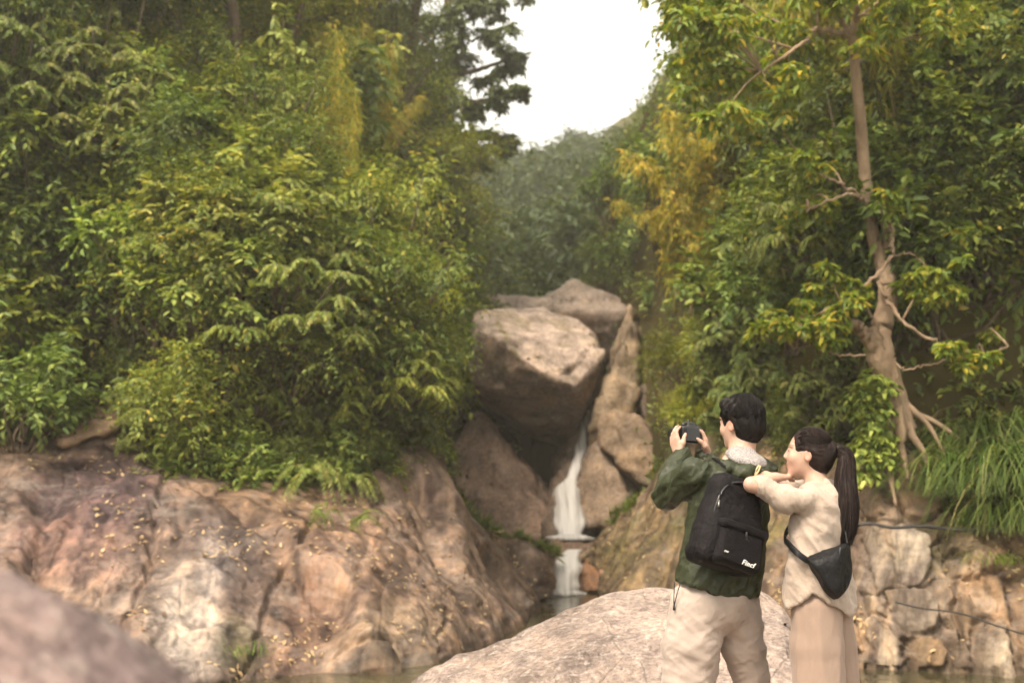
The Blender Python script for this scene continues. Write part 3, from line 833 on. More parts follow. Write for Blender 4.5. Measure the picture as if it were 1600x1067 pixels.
# churned foam where the cascade lands
n = 40
a = np.linspace(0, 2 * np.pi, n, endpoint=False)
ctr = PZ(872, 926, 0.0)
rad = 1 + 0.3 * perlin(np.stack([np.cos(a) * 2, np.sin(a) * 2, a * 0], -1), 9)
rows = [np.stack([ctr[0] + s * 0.55 * rad * np.cos(a), ctr[1] - 0.1 + s * 0.8 * rad * np.sin(a), np.full(n, 0.012 + 0.09 * (1 - s * s))], -1) for s in (1.0, 0.8, 0.55, 0.25, 0.02)]
W = np.stack(rows); W[..., 2] += 0.03 * fbm(W * 6, 3, 3) * np.array([0, 1, 1, 1, 1])[:, None]
W = np.concatenate([W, W[:, :1]], 1)
me = mesh_np('foam', W.reshape(-1, 3), [grid_faces(*W.shape[:2], flip=True)], M_FOAM, True); set_color(me, np.repeat(np.repeat(np.array([0.35, 0.8, 1, 1, 1.0]), n + 1)[:, None], 3, 1))
obj('foam', me, kind='stuff', label='white foam under the low cascade')
c2 = P(891, 839, 27.5); c2[2] = 0.9
W2 = W.copy(); W2[..., 0] = c2[0] + (W[..., 0] - ctr[0]) * 1.0; W2[..., 1] = c2[1] + (W[..., 1] - ctr[1]) * 0.9; W2[..., 2] = 0.9 + W[..., 2]
me = mesh_np('upper_foam', W2.reshape(-1, 3), [grid_faces(*W2.shape[:2], flip=True)], M_FOAM, True); set_color(me, np.repeat(np.repeat(np.array([0.35, 0.8, 1, 1, 1.0]), n + 1)[:, None], 3, 1))
obj('foam', me, kind='stuff', label='white foam where the tall waterfall meets the upper pool')
# ------------------------------------------------------------------ vegetation
def unit(a):
    return a / (np.linalg.norm(a, axis=-1, keepdims=True) + 1e-9)

def leaf_batch(g, base, d, nrm, L, W, droop=0.25, fold=0.18, six=True):
    base = base.reshape(-1, 3); d = unit(d.reshape(-1, 3)); nrm = nrm.reshape(-1, 3)
    n = len(base)
    side = unit(np.cross(d, nrm))
    up = np.cross(side, d)
    L = np.broadcast_to(np.asarray(L, float), (n,))[:, None]
    W = np.broadcast_to(np.asarray(W, float), (n,))[:, None]
    if six:
        l1 = base + d * L * 0.27 + up * (fold * W - 0.03 * L)
        l2 = base + d * L * 0.66 + up * (fold * W * 0.9 - droop * 0.35 * L)
        tip = base + d * L - up * droop * L
        V = np.stack([base, l1 + side * W * 0.46, l2 + side * W * 0.4, tip, l2 - side * W * 0.4, l1 - side * W * 0.46], 1)
        i = np.arange(n)[:, None] * 6
        q = np.concatenate([i + np.array([[0, 3, 2, 1]]), i + np.array([[0, 5, 4, 3]])])
        g.add(V.reshape(-1, 3), q=q)
    else:
        m = base + d * L * 0.42 + up * (fold * W)
        tip = base + d * L - up * droop * L
        V = np.stack([base, m + side * W * 0.5, tip, m - side * W * 0.5], 1)
        i = np.arange(n)[:, None] * 4
        t = np.concatenate([i + np.array([[0, 2, 1]]), i + np.array([[0, 3, 2]])])
        g.add(V.reshape(-1, 3), t=t)

def rand_dirs(r, n, zb=0.0):
    v = r.normal(size=(n, 3))
    v = unit(v)
    v[:, 2] += zb
    return unit(v)

def clumps(g, r, C, rad, shoots, K, L, W, droop=0.3, zb=0.25, six=True, sag=0.25, twigs=None, flat=1.0):
    """leafy shoots radiating from each clump centre"""
    C = np.asarray(C, float); rad = np.broadcast_to(np.asarray(rad, float), (len(C),))
    c = np.repeat(C, shoots, 0); R_ = np.repeat(rad, shoots)[:, None]
    D = rand_dirs(r, len(c), zb)
    D[:, 2] *= flat
    ln = R_ * (0.55 + 0.6 * r.rand(len(c), 1))
    t = (np.linspace(0.3, 1.0, K)[None, :] + 0.1 * (r.rand(len(c), K) - 0.5))[..., None]
    pos = c[:, None] + D[:, None] * ln[:, None] * t
    pos[..., 2] -= (sag * ln * t[..., 0] ** 2)
    n = pos.shape[0] * K
    sgn = np.where(np.arange(K) % 2 == 0, 1.0, -1.0)[None, :, None]
    side = unit(np.cross(D, np.array([0, 0, 1.0])) + 1e-4)[:, None] * sgn
    d = D[:, None] * 0.75 + side * 0.75 + r.normal(size=pos.shape) * 0.28
    d[..., 2] -= droop
    nr = np.array([0, 0, 1.0]) * 0.9 + D[:, None] * 0.45 + r.normal(size=pos.shape) * 0.3
    s = 0.7 + 0.6 * r.rand(n)
    leaf_batch(g, pos, d, nr, L * s, W * s, 0.22, 0.2, six)
    if twigs is not None:
        k = min(len(c), 70)
        for j in r.choice(len(c), k, replace=False):
            twigs.tube(pos[j, ::max(1, K // 2)][:3], 0.006, 3)

def pinnate(g, stems, r, pos, n_fr, length, K, L, W, rise=0.5, spread=1.0):
    """a whorl of arching fronds, each a stalk with two rows of hanging leaflets"""
    for p in pos:
        a0 = r.rand() * 6.28
        for j in range(n_fr):
            a = a0 + j * 6.28 / n_fr + 0.4 * r.normal()
            ln = length * (0.7 + 0.5 * r.rand())
            h = np.array([math.cos(a), math.sin(a), 0]) * spread
            t = np.linspace(0.12, 1, K)
            rs_ = rise * (0.6 + 0.8 * r.rand())
            pts = p + h * (ln * t)[:, None] * 0.9 + np.array([0, 0, 1.0]) * (ln * (rs_ * t - (0.55 + rs_) * t ** 2.2))[:, None]
            tg = np.gradient(pts, axis=0)
            sd = unit(np.cross(tg, np.array([0, 0, 1.0])) + 1e-5)
            prof = np.sin(np.pi * np.clip(t * 0.86 + 0.1, 0, 1)) ** 0.6
            for s in (-1, 1):
                d = sd * s + unit(tg) * 0.55 + r.normal(size=pts.shape) * 0.14
                d[:, 2] -= 0.45
                nr = np.array([0, 0, 1.0]) + r.normal(size=pts.shape) * 0.25 + h * 0.3
                leaf_batch(g, pts, d, nr, L * prof * (0.85 + 0.3 * r.rand(K)), W, 0.25, 0.12, False)
            stems.tube(pts[::3], 0.005, 3)

# leaf tones
LM = {
    'broad': leaf_material('leaf_broad', [(0.0, (0.061, 0.088, 0.024)), (0.45, (0.111, 0.145, 0.035)), (0.8, (0.197, 0.223, 0.060)), (1.0, (0.325, 0.325, 0.103))]),
    'fine': leaf_material('leaf_fine', [(0.0, (0.058, 0.079, 0.024)), (0.5, (0.110, 0.133, 0.034)), (0.92, (0.189, 0.197, 0.051)), (1.0, (0.376, 0.256, 0.068))]),
    'fern': leaf_material('leaf_pinnate', [(0.0, (0.068, 0.099, 0.022)), (0.5, (0.137, 0.171, 0.038)), (0.88, (0.214, 0.231, 0.058)), (1.0, (0.342, 0.282, 0.120))]),
    'pale': leaf_material('leaf_pale', [(0.0, (0.120, 0.145, 0.051)), (0.5, (0.214, 0.240, 0.085)), (1.0, (0.427, 0.411, 0.205))]),
    'bamboo': leaf_material('leaf_bamboo', [(0.0, (0.129, 0.137, 0.029)), (0.5, (0.231, 0.214, 0.045)), (0.85, (0.359, 0.282, 0.061)), (1.0, (0.564, 0.359, 0.103))], 0.4),
    'dark': leaf_material('leaf_dark', [(0.0, (0.041, 0.054, 0.024)), (0.5, (0.068, 0.085, 0.031)), (1.0, (0.120, 0.137, 0.046))]),
    'gold': leaf_material('leaf_gold', [(0.0, (0.085, 0.125, 0.026)), (0.5, (0.165, 0.195, 0.034)), (0.85, (0.27, 0.25, 0.04)), (1.0, (0.48, 0.32, 0.055))], 0.42),
    'yellow': leaf_material('leaf_yellow', [(0.0, (0.513, 0.427, 0.034)), (1.0, (0.600, 0.600, 0.051))], 0.45),
    'grass': leaf_material('leaf_grass', [(0.0, (0.068, 0.111, 0.024)), (0.6, (0.155, 0.197, 0.051)), (0.93, (0.256, 0.256, 0.085)), (1.0, (0.479, 0.342, 0.171))], 0.3),
}
def bark_material(name, c0, c1, sc=6.0):
    t = NT(name)
    v = t.mapping((1, 1, 0.3))
    n = t.noise(sc, 4, 0.65, v)
    n2 = t.noise(sc * 0.4, 3, 0.6)
    c = t.ramp(n, [(0.3, c0), (0.7, c1)])
    c = t.mix(t.ramp(n2, [(0.5, 0.0), (0.7, 0.5)]), c, (0.12, 0.11, 0.05))
    return t.done(t.bsdf(c, 0.85, 0.2, t.bump(n, 1.0, 0.06)))
M_BARK = bark_material('bark', (0.07, 0.05, 0.035), (0.2, 0.145, 0.1))
M_PALEBARK = bark_material('pale_bark', (0.21, 0.14, 0.09), (0.42, 0.3, 0.2))
M_CULM = bark_material('bamboo_culm', (0.16, 0.13, 0.05), (0.32, 0.23, 0.1), 3.0)

def wander(r, a, b, n, wob):
    t = np.linspace(0, 1, n)[:, None]
    p = a + (b - a) * t
    o = r.normal(size=(n, 3)) * wob
    o[0] = 0; o[-1] = 0
    return p + o

def proto_bush(seed, h, w, L, W, n_cl, shoots, K, mat, six=True, droop=0.3):
    r = np.random.RandomState(seed)
    C, rd = [], []
    for k in range(n_cl):
        a = r.rand() * 6.28; q = r.rand() ** 0.6
        z = h * (0.25 + 0.62 * r.rand())
        s = math.sqrt(max(0.05, 1 - ((z / h - 0.45) / 0.62) ** 2))
        C.append((w * 0.5 * q * s * math.cos(a), w * 0.5 * q * s * math.sin(a), z)); rd.append(w * (0.2 + 0.16 * r.rand()))
    g, st = Geo(), Geo()
    clumps(g, r, C, rd, shoots, K, L, W, droop, 0.3, six, 0.25)
    for c in C:
        c = np.array(c)
        st.tube(wander(r, np.array([0.1 * r.normal(), 0.1 * r.normal(), -0.3]), c, 5, 0.06), np.linspace(0.03, 0.008, 5) * h / 2, 5)
    return g.mesh('foliage', mat), st.mesh('stem', M_BARK, True)

def proto_pinnate(seed, h, w, n_wh, n_fr, length, L, W, mat, low=0.4):
    r = np.random.RandomState(seed)
    g, st = Geo(), Geo()
    pos = []
    for k in range(n_wh):
        a = r.rand() * 6.28; q = math.sqrt(r.rand())
        z = h * (1.0 - 0.5 * q * q) * (low + (1 - low) * r.rand() ** 0.7)
        p = np.array([w * 0.5 * q * math.cos(a), w * 0.5 * q * math.sin(a), z]); pos.append(p)
        mid = np.array([p[0] * 0.4, p[1] * 0.4, z * 0.6])
        st.tube(catmull(np.array([[0, 0, -0.3], [0.05 * r.normal(), 0.05 * r.normal(), h * 0.3], mid, p]), 8), np.linspace(0.05, 0.012, 8) * h / 3, 5)
    pinnate(g, st, r, pos, n_fr, length, 13, L, W)
    return g.mesh('foliage', mat), st.mesh('stem', M_BARK, True)

def proto_bamboo(seed, h, n_c, mat, lean=0.35, dens=1.0, L=0.17, low=0.25):
    r = np.random.RandomState(seed)
    g, st = Geo(), Geo()
    for k in range(n_c):
        a = r.rand() * 6.28; hh = h * (0.65 + 0.45 * r.rand()); le = lean * hh * (0.4 + 0.9 * r.rand())
        b = np.array([0.35 * r.normal(), 0.35 * r.normal(), -0.3]); o = np.array([math.cos(a), math.sin(a), 0])
        t = np.linspace(0, 1, 14)[:, None]
        pts = b + np.array([0, 0, 1.0]) * hh * (t - 0.18 * t ** 3) + o * le * t ** 2.4
        st.tube(pts, np.linspace(0.028, 0.006, 14) * h / 5, 5)
        n = int(46 * dens)
        tt = low + (1 - low) * r.rand(n) ** 0.8
        c = np.stack([np.interp(tt, t[:, 0], pts[:, i]) for i in range(3)], -1)
        D = rand_dirs(r, n, 0.1)
        c = c + D * 0.25 * (1.2 - tt)[:, None] * h / 4
        clumps(g, r, c, 0.3, 4, 6, L, 0.026, 0.85, -0.1, False, 0.6)
    return g.mesh('foliage', mat), st.mesh('stem', M_CULM, True)

def proto_tree(seed, h, w, L, W, n_cl, shoots, K, mat, bark=None, clear=0.35, six=True, rcl=0.11, flat=0.75):
    r = np.random.RandomState(seed)
    g, st = Geo(), Geo()
    top = np.array([0.06 * h * r.normal(), 0.06 * h * r.normal(), h])
    tr = catmull(np.array([[0, 0, -0.4], [0.02 * h * r.normal(), 0.02 * h * r.normal(), h * 0.3], [top[0] * 0.6, top[1] * 0.6, h * 0.62], top]), 14)
    st.tube(tr, np.linspace(0.022, 0.004, 14) * h, 8, rough=0.2)
    C, rd = [], []
    nb = max(5, n_cl // 4)
    for b in range(nb):
        z0 = h * (clear + (0.95 - clear) * (b + r.rand()) / nb)
        s = np.stack([np.interp(z0, tr[:, 2], tr[:, i]) for i in range(3)])
        a = b * 2.4 + r.normal() * 0.4
        ln = w * 0.5 * (1.05 - 0.55 * (z0 / h - clear) / (1 - clear)) * (0.7 + 0.45 * r.rand())
        e = s + np.array([math.cos(a) * ln, math.sin(a) * ln, ln * (0.25 + 0.3 * r.rand())])
        br = wander(r, s, e, 6, 0.03 * h * 0.4)
        st.tube(br, np.linspace(0.008, 0.002, 6) * h, 5)
        for k in range(4):
            q = 0.45 + 0.6 * r.rand()
            C.append(s + (e - s) * q + r.normal(size=3) * w * 0.06); rd.append(h * rcl * (0.7 + 0.6 * r.rand()))
    for k in range(4):
        C.append(top + r.normal(size=3) * w * 0.06); rd.append(h * rcl * 0.8)
    clumps(g, r, C, rd, shoots, K, L, W, 0.3, 0.2, six, 0.2, None, flat)
    return g.mesh('crown', mat), st.mesh('trunk', bark or M_BARK, True)

def proto_sapling(seed, h, n_l, L, W, mat):
    """slender straight stem with tiers of big leaves"""
    r = np.random.RandomState(seed)
    g, st = Geo(), Geo()
    pts = catmull(np.array([[0, 0, -0.3], [0.05 * r.normal(), 0.05 * r.normal(), h * 0.5], [0.2 * r.normal(), 0.2 * r.normal(), h]]), 9)
    st.tube(pts, np.linspace(0.035, 0.01, 9), 5)
    C = []
    for k in range(n_l):
        z = h * (0.45 + 0.58 * r.rand()); a = r.rand() * 6.28; q = 0.55 * (1.15 - z / h) + 0.12
        c = np.array([np.interp(z, pts[:, 2], pts[:, 0]) + q * math.cos(a), np.interp(z, pts[:, 2], pts[:, 1]) + q * math.sin(a), z])
        C.append(c); st.tube(np.array([[np.interp(z - 0.15, pts[:, 2], pts[:, 0]), np.interp(z - 0.15, pts[:, 2], pts[:, 1]), z - 0.15], c]), 0.008, 4)
    clumps(g, r, C, 0.32, 5, 5, L, W, 0.55, 0.1, True, 0.3)
    return g.mesh('crown', mat), st.mesh('trunk', M_CULM, True)

def proto_fern(seed, n, length, mat):
    r = np.random.RandomState(seed)
    g, st = Geo(), Geo()
    pinnate(g, st, r, [np.array([0, 0, 0.02])], n, length, 20, 0.16, 0.03, 1.0)
    return g.mesh('foliage', mat), st.mesh('stem', M_CULM, True)

def proto_grass(seed, n, length, mat, spread=0.35, wdt=0.014):
    r = np.random.RandomState(seed)
    a = r.rand(n) * 6.28
    h = np.stack([np.cos(a), np.sin(a), 0 * a], -1)
    b = np.stack([r.normal(size=n) * spread * 0.5, r.normal(size=n) * spread * 0.5, 0 * a - 0.05], -1)
    ln = length * (0.55 + 0.6 * r.rand(n)); up = 0.55 + 0.5 * r.rand(n)
    K = 7
    t = np.linspace(0, 1, K)[None, :, None]
    pts = b[:, None] + h[:, None] * (ln[:, None, None] * (0.25 * t + 0.55 * t ** 2)) + np.array([0, 0, 1.0]) * (ln * up)[:, None, None] * (1.25 * t - 1.35 * t ** 2.3)
    sd = np.stack([-h[:, 1], h[:, 0], 0 * a], -1)[:, None]
    w = wdt * (1 - 0.9 * t ** 2)
    V = np.stack([pts - sd * w, pts + sd * w], 2).reshape(-1, 3)
    i = (np.arange(n)[:, None] * K + np.arange(K - 1)[None, :]).reshape(-1) * 2
    q = np.stack([i, i + 1, i + 3, i + 2], -1)
    return mesh_np('foliage', V, [q], mat)

def proto_vine(seed, w, ln, n, mat):
    """curtain of hanging strands"""
    r = np.random.RandomState(seed)
    g, st = Geo(), Geo()
    for k in range(n):
        x = (r.rand() - 0.5) * w; y = 0.25 * r.normal(); l = ln * (0.4 + 0.7 * r.rand())
        p = catmull(np.array([[x, y, 0.2], [x + 0.1 * r.normal(), y - 0.15, -l * 0.4], [x + 0.2 * r.normal(), y - 0.12, -l]]), 16)
        st.tube(p[::3], 0.006, 3)
        m = int(l * 26)
        c = p[r.randint(0, 16, m)] + r.normal(size=(m, 3)) * 0.09
        d = r.normal(size=(m, 3)) * 0.6; d[:, 2] -= 0.7
        nr = np.array([0, -0.6, 0.7]) + r.normal(size=(m, 3)) * 0.4
        s = 0.7 + 0.6 * r.rand(m)
        leaf_batch(g, c, d, nr, 0.12 * s, 0.06 * s)
    return g.mesh('foliage', mat), st.mesh('stem', M_BARK, True)

PROTO = {
    'broad1': proto_bush(1, 1.9, 2.1, 0.15, 0.065, 15, 26, 6, LM['broad']),
    'broad2': proto_bush(2, 2.4, 2.2, 0.13, 0.06, 17, 26, 6, LM['broad']),
    'pale1': proto_bush(3, 2.0, 2.0, 0.15, 0.07, 14, 24, 6, LM['pale']),
    'fine1': proto_bush(4, 1.7, 2.2, 0.085, 0.036, 17, 46, 7, LM['fine'], False),
    'fine2': proto_bush(5, 2.5, 2.3, 0.09, 0.034, 19, 48, 7, LM['fine'], False, 0.5),
    'pin1': proto_pinnate(6, 2.4, 2.7, 70, 8, 0.36, 0.105, 0.036, LM['fern']),
    'pin2': proto_pinnate(7, 3.4, 2.9, 90, 8, 0.38, 0.11, 0.037, LM['fern'], 0.35),
    'bam1': proto_bamboo(8, 5.0, 8, LM['bamboo'], 0.34),
    'bam2': proto_bamboo(9, 4.2, 9, LM['bamboo'], 0.55, 1.2),
    'bam3': proto_bamboo(21, 6.0, 5, LM['bamboo'], 0.13, 1.5, 0.16, 0.3),
    'tree1': proto_tree(10, 7.0, 4.6, 0.13, 0.06, 40, 24, 6, LM['broad']),
    'tree2': proto_tree(11, 6.0, 4.0, 0.11, 0.05, 40, 28, 6, LM['fine']),
    'dark1': proto_tree(12, 8.5, 6.4, 0.13, 0.06, 44, 30, 6, LM['dark'], None, 0.3, True, 0.075, 0.6),
    'sap1': proto_sapling(13, 3.8, 17, 0.2, 0.08, LM['pale']),
    'sap2': proto_sapling(14, 3.0, 13, 0.24, 0.1, LM['pale']),
    'fern1': proto_fern(15, 13, 0.9, LM['fern']),
    'grass1': (proto_grass(16, 330, 1.5, LM['grass'], 0.5), None),
    'grass2': (proto_grass(17, 160, 0.55, LM['grass'], 0.4, 0.009), None),
    'vine1': proto_vine(18, 1.8, 2.4, 26, LM['broad']),
    'yellow1': proto_bush(19, 0.6, 1.3, 0.17, 0.07, 6, 14, 5, LM['yellow']),
    'drygr': (proto_grass(20, 140, 1.1, LM['bamboo'], 0.4, 0.02), None),
}
KIND = {'broad': ('leafy_bush', 'bush'), 'pale': ('pale_bush', 'bush'), 'fine': ('small_leaved_shrub', 'shrub'), 'pin': ('feather_leaved_tree', 'tree'), 'bam': ('bamboo_clump', 'bamboo'), 'tree': ('broadleaf_tree', 'tree'),
        'dark': ('dark_tree', 'tree'), 'sap': ('slender_sapling', 'sapling'), 'fern': ('fern', 'fern'), 'grass': ('grass_tussock', 'grass'), 'vine': ('hanging_vine', 'vine'), 'yellow': ('yellow_leaved_bush', 'bush'), 'drygr': ('dry_reed_clump', 'reeds')}
PLANTS = []
def plant(proto, loc, scale, rot, tint_, label, group=None, tilt=(0, 0)):
    base = proto.rstrip('0123456789')
    name, cat = KIND[base]
    leaf, stem = PROTO[proto]
    root = obj(name, None, None, label, cat, group, loc=loc)
    root.rotation_euler = (tilt[0], tilt[1], rot)
    root.scale = (scale, scale, scale) if np.isscalar(scale) else scale
    o = obj(leaf.name.split('.')[0], leaf, root)
    o.color = (*tint_, 1)
    if stem is not None:
        o = obj(stem.name.split('.')[0], stem, root)
    PLANTS.append(root)
    return root
# ------------------------------------------------------------------ planting
def tone(v=1.0, warm=0.0):
    """v brightness, warm > 0 yellower, < 0 bluer"""
    return (v * (1 + 0.35 * warm), v * (1 + 0.08 * warm), v * (1 - 0.3 * warm))

rp = np.random.RandomState(2024)
WORDS = {'broad': 'broad-leaved bush', 'pale': 'pale green bush', 'fine': 'small-leaved shrub', 'pin': 'feathery tree', 'bam': 'bamboo clump', 'tree': 'broadleaf tree', 'sap': 'slender sapling', 'vine': 'hanging vine curtain', 'dark': 'dark tree'}
ORD = ['first', 'second', 'third', 'fourth', 'fifth', 'sixth', 'seventh', 'eighth', 'ninth', 'tenth', 'eleventh', 'twelfth', 'thirteenth', 'fourteenth', 'fifteenth', 'sixteenth', 'seventeenth', 'eighteenth', 'nineteenth', 'twentieth']
ORD += ['twenty-' + o for o in ORD[:9]] + ['thirtieth'] + ['thirty-' + o for o in ORD[:9]]
def row_words(px, py):
    if px < 840:
        return 'low on the left slope' if py > 560 else 'halfway up the left slope' if py > 330 else 'high on the left slope' if py > 120 else 'at the top of the left slope'
    return 'low on the right slope' if py > 520 else 'halfway up the right slope' if py > 280 else 'high on the right slope'
NUMBERED = []
def number_labels():
    """each plant of a row is told from its like by its place, counted from the left"""
    rows = {}
    for px, kind, where, o in NUMBERED:
        rows.setdefault((kind, where), []).append((px, o))
    for (kind, where), lst in rows.items():
        lst.sort(key=lambda a: a[0])
        for k, (px, o) in enumerate(lst):
            o['label'] = (ORD[k] + ' ' + kind + ' from the left ' + where) if len(lst) > 1 else 'lone ' + kind + ' ' + where
            o['group'] = kind + ' growing ' + where

def pick(r, table):
    k = list(table); w = np.array([table[x] for x in k], float)
    return k[r.choice(len(k), p=w / w.sum())]

def scatter(region, sx, sy, table, smin, smax, vlo, vhi, wlo, whi, r):
    x0, x1, y0, y1 = region
    j = 0
    y = y0
    while y < y1:
        x = x0 + (sx * 0.5 if j % 2 else 0)
        while x < x1:
            qx, qy = x + sx * 0.7 * (r.rand() - 0.5), y + sy * 0.7 * (r.rand() - 0.5)
            x += sx
            g = ground_px(qx, qy)
            if g is None or g[1] > 44 or g[2] < 1.2 or skip(qx, qy, g): continue
            kind = pick(r, table(qx, qy))
            far = np.clip((g[1] - 18) / 20, 0, 1)
            s = (smin + (smax - smin) * r.rand()) * (1 + 0.45 * far)
            t = tone(vlo + (vhi - vlo) * r.rand(), wlo + (whi - wlo) * r.rand())
            b = kind.rstrip('0123456789')
            plant(kind, (g[0], g[1], g[2] - 0.15), (s * (0.9 + 0.25 * r.rand()), s * (0.9 + 0.25 * r.rand()), s * (0.85 + 0.3 * r.rand())), r.rand() * 6.28, t, None, None, (0.12 * r.normal(), 0.12 * r.normal()))
            NUMBERED.append((qx, WORDS[b], row_words(qx, qy), PLANTS[-1]))
        y += sy
        j += 1

def skip(px, py, g):
    if 925 < px < 1180 and py < np.interp(px, [925, 1000, 1070, 1130, 1180], [470, 380, 290, 170, 40]): return True      # the open skyline
    if px > 640 and px < 840 and py < 190: return True
    if 900 < px < 1125 and py > 400: return True              # the boulders stay clear
    if 50 < px < 225 and py > 590: return True                # bare shoulder of the left bank
    return False
def t_left(px, py):
    if px > 640: return {'fine2': 3, 'broad2': 3, 'fine1': 2, 'vine1': 1}
    if py > 480: return {'broad1': 3, 'fine1': 3, 'pin1': 0.6, 'broad2': 2, 'fine2': 1}
    if py > 250: return {'broad1': 3, 'broad2': 3, 'fine1': 3, 'fine2': 3, 'sap1': 1.5, 'sap2': 1.5, 'pin2': 0.3, 'pale1': 1.3}
    return {'broad2': 2, 'fine2': 3, 'tree1': 2, 'tree2': 3, 'sap1': 1.5, 'bam1': 0.8, 'pale1': 0.8}
def t_right(px, py):
    if px < 1260 and py < 330: return {'broad2': 4, 'broad1': 3, 'fine2': 2, 'fine1': 1}
    if px < 1090: return {'broad2': 4, 'broad1': 4, 'fine2': 1}
    if py > 480: return {'fine1': 3, 'broad1': 3, 'pin1': 2}
    return {'broad1': 2, 'broad2': 3, 'fine2': 3, 'pin2': 1.0, 'tree2': 1.5, 'bam2': 0.7}
scatter((-160, 790, -160, 700), 96, 74, t_left, 0.72, 1.12, 0.65, 1.45, -0.35, 0.6, rp)
scatter((925, 1760, -200, 640), 96, 78, t_right, 0.72, 1.12, 0.65, 1.15, -0.4, 0.55, rp)

def at(kind, px, py, scale, label, v=1.0, warm=0.0, rot=None, group=None, D=None, tilt=(0, 0)):
    g = ground_px(px, py) if D is None else P(px, py, D)
    rot = rp.rand() * 6.28 if rot is None else rot
    return plant(kind, (g[0], g[1], g[2] - 0.1), scale, rot, tone(v, warm), label, group, tilt)

# the plants one can single out
at('bam3', 530, 440, (0.5, 0.5, 0.98), 'tall yellow bamboo plume standing above the left slope', 1.8, 0.1)
at('bam1', 575, 300, (0.6, 0.6, 0.75), 'thin bare bamboo stems right of the yellow plume', 1.0, 0.3)
at('pin2', 430, 600, 0.95, 'broad feathery tree arching over the rock bank at the middle of the left slope', 1.1, 0.25, D=18.2)
at('broad2', 500, 640, 1.0, 'tall leafy bush above the left rock bank beside the broad feathery tree', 1.15, 0.15, D=18.8)
at('fine1', 310, 690, 0.85, 'bright small-leaved bush hanging over the rock bank below the broad feathery tree', 1.45, 0.3, D=17.3)
at('fine2', 590, 520, 1.2, 'light green shrub with a rounded top right of the saplings', 1.6, 0.35, D=20.5)
at('pin1', 600, 690, 0.8, 'yellowish feathery bush trailing down the rock toward the ravine', 1.3, 0.6, D=19.2)
at('fine2', 672, 640, 0.6, 'light green shrub overhanging the ravine left of the wedged boulder', 1.35, 0.3, D=21.2)
at('broad1', 668, 560, 0.7, 'leafy bush pressed against the left side of the wedged boulder', 1.05, 0.0, D=23)
at('yellow1', 682, 472, 0.55, 'small bush with bright yellow leaves left of the wedged boulder', 1.0, 0.0, D=21.8)
at('pale1', 20, 150, 1.15, 'grey green bush with whitish leaves at the upper left edge', 1.1, 0.2, D=27)
at('pale1', 70, 120, 1.0, 'whitish leaved bush second from the upper left edge', 1.0, 0.3, D=28)
at('broad2', 40, 420, 1.05, 'tall bright green bush at the left edge halfway up', 1.3, 0.2)
at('sap2', 215, 450, 0.8, 'sapling with a few large pale leaves in front of the dark thicket', 1.6, 0.2)
at('sap1', 440, 330, 0.85, 'straight sapling left of the bamboo stems', 1.3, 0.2)
at('sap1', 520, 360, 0.85, 'straight sapling in front of the bamboo stems', 1.3, 0.3)
at('drygr', 120, 440, 1.0, 'dry brown reed clump in the thicket at left', 1.0, 0.3)
at('broad1', 30, 680, 0.8, 'dark green bush at the left edge on the rock bank', 1.0, -0.2, D=17.0)
at('fern1', 490, 735, 0.75, 'fern on the edge of the left rock bank, leftmost of two', 1.1, 0.1, D=17.2)
at('fern1', 556, 745, 0.6, 'fern on the edge of the left rock bank, nearer the ravine', 1.1, 0.1, D=17.7)
at('fern1', 505, 790, 0.32, 'small fern growing on the rock face, leftmost of two', 1.0, -0.1, D=16.0, tilt=(0.7, 0))
at('fern1', 566, 800, 0.3, 'small fern growing on the rock face, nearer the ravine', 1.0, -0.1, D=16.4, tilt=(0.7, 0))
at('grass2', 372, 1000, 0.6, 'grass tuft in the hollow near the pool on the left bank', 0.9, 0.0, D=14.0)
at('bam2', 1112, 420, 0.8, 'golden drooping bamboo left of the pale trunked tree', 1.25, 0.35, D=22.5)
at('bam2', 1090, 470, 0.6, 'lower golden bamboo hanging toward the ravine', 1.1, 0.35, D=22.8)
at('broad2', 1040, 385, 1.0, 'big dark green bush at the mouth of the ravine on the right', 0.9, -0.35, D=31)
at('broad2', 1130, 480, 0.8, 'glossy dark green bush above the rock spur', 0.85, -0.35, D=30)
for k, (x, y, D, s_, kd, lab) in enumerate([(962, 345, 37.0, 0.95, 'broad2', 'dark bush highest on the ravine edge at the right of the misty valley'), (985, 420, 34.0, 0.85, 'broad1', 'dark bush second down on the right ravine edge'), (940, 455, 36.5, 0.7, 'fine2', 'dark shrub directly above the peaked boulder'),
                                            (1018, 455, 32.5, 0.75, 'broad2', 'dark bush third down on the right ravine edge, behind the rock spur'), (1012, 330, 35.0, 1.0, 'fine2', 'dull shrub beside the highest bush of the right ravine edge'), (1052, 480, 30.5, 0.75, 'broad1', 'dark bush lowest on the right ravine edge, above the dark cliff'),
                                            (1058, 300, 33.0, 1.0, 'broad2', 'dark bush below the golden leaves at the skyline'), (1075, 400, 30.5, 0.95, 'fine2', 'dull shrub between the golden bamboo and the ravine'), (1088, 530, 27.5, 0.7, 'fine1', 'mossy green shrub at the top of the dark cliff')]):
    at(kd, x, y, s_, lab, 0.85 + 0.1 * (k % 3), -0.25, D=D, group='bushes along the right ravine edge')
at('fine2', 1255, 390, 1.15, 'rounded deep green shrub left of the pale trunk', 0.85, -0.3, D=21)
at('pale1', 1150, 520, 0.55, 'small grey twiggy bush above the man with the camera', 0.9, 0.3, D=21)
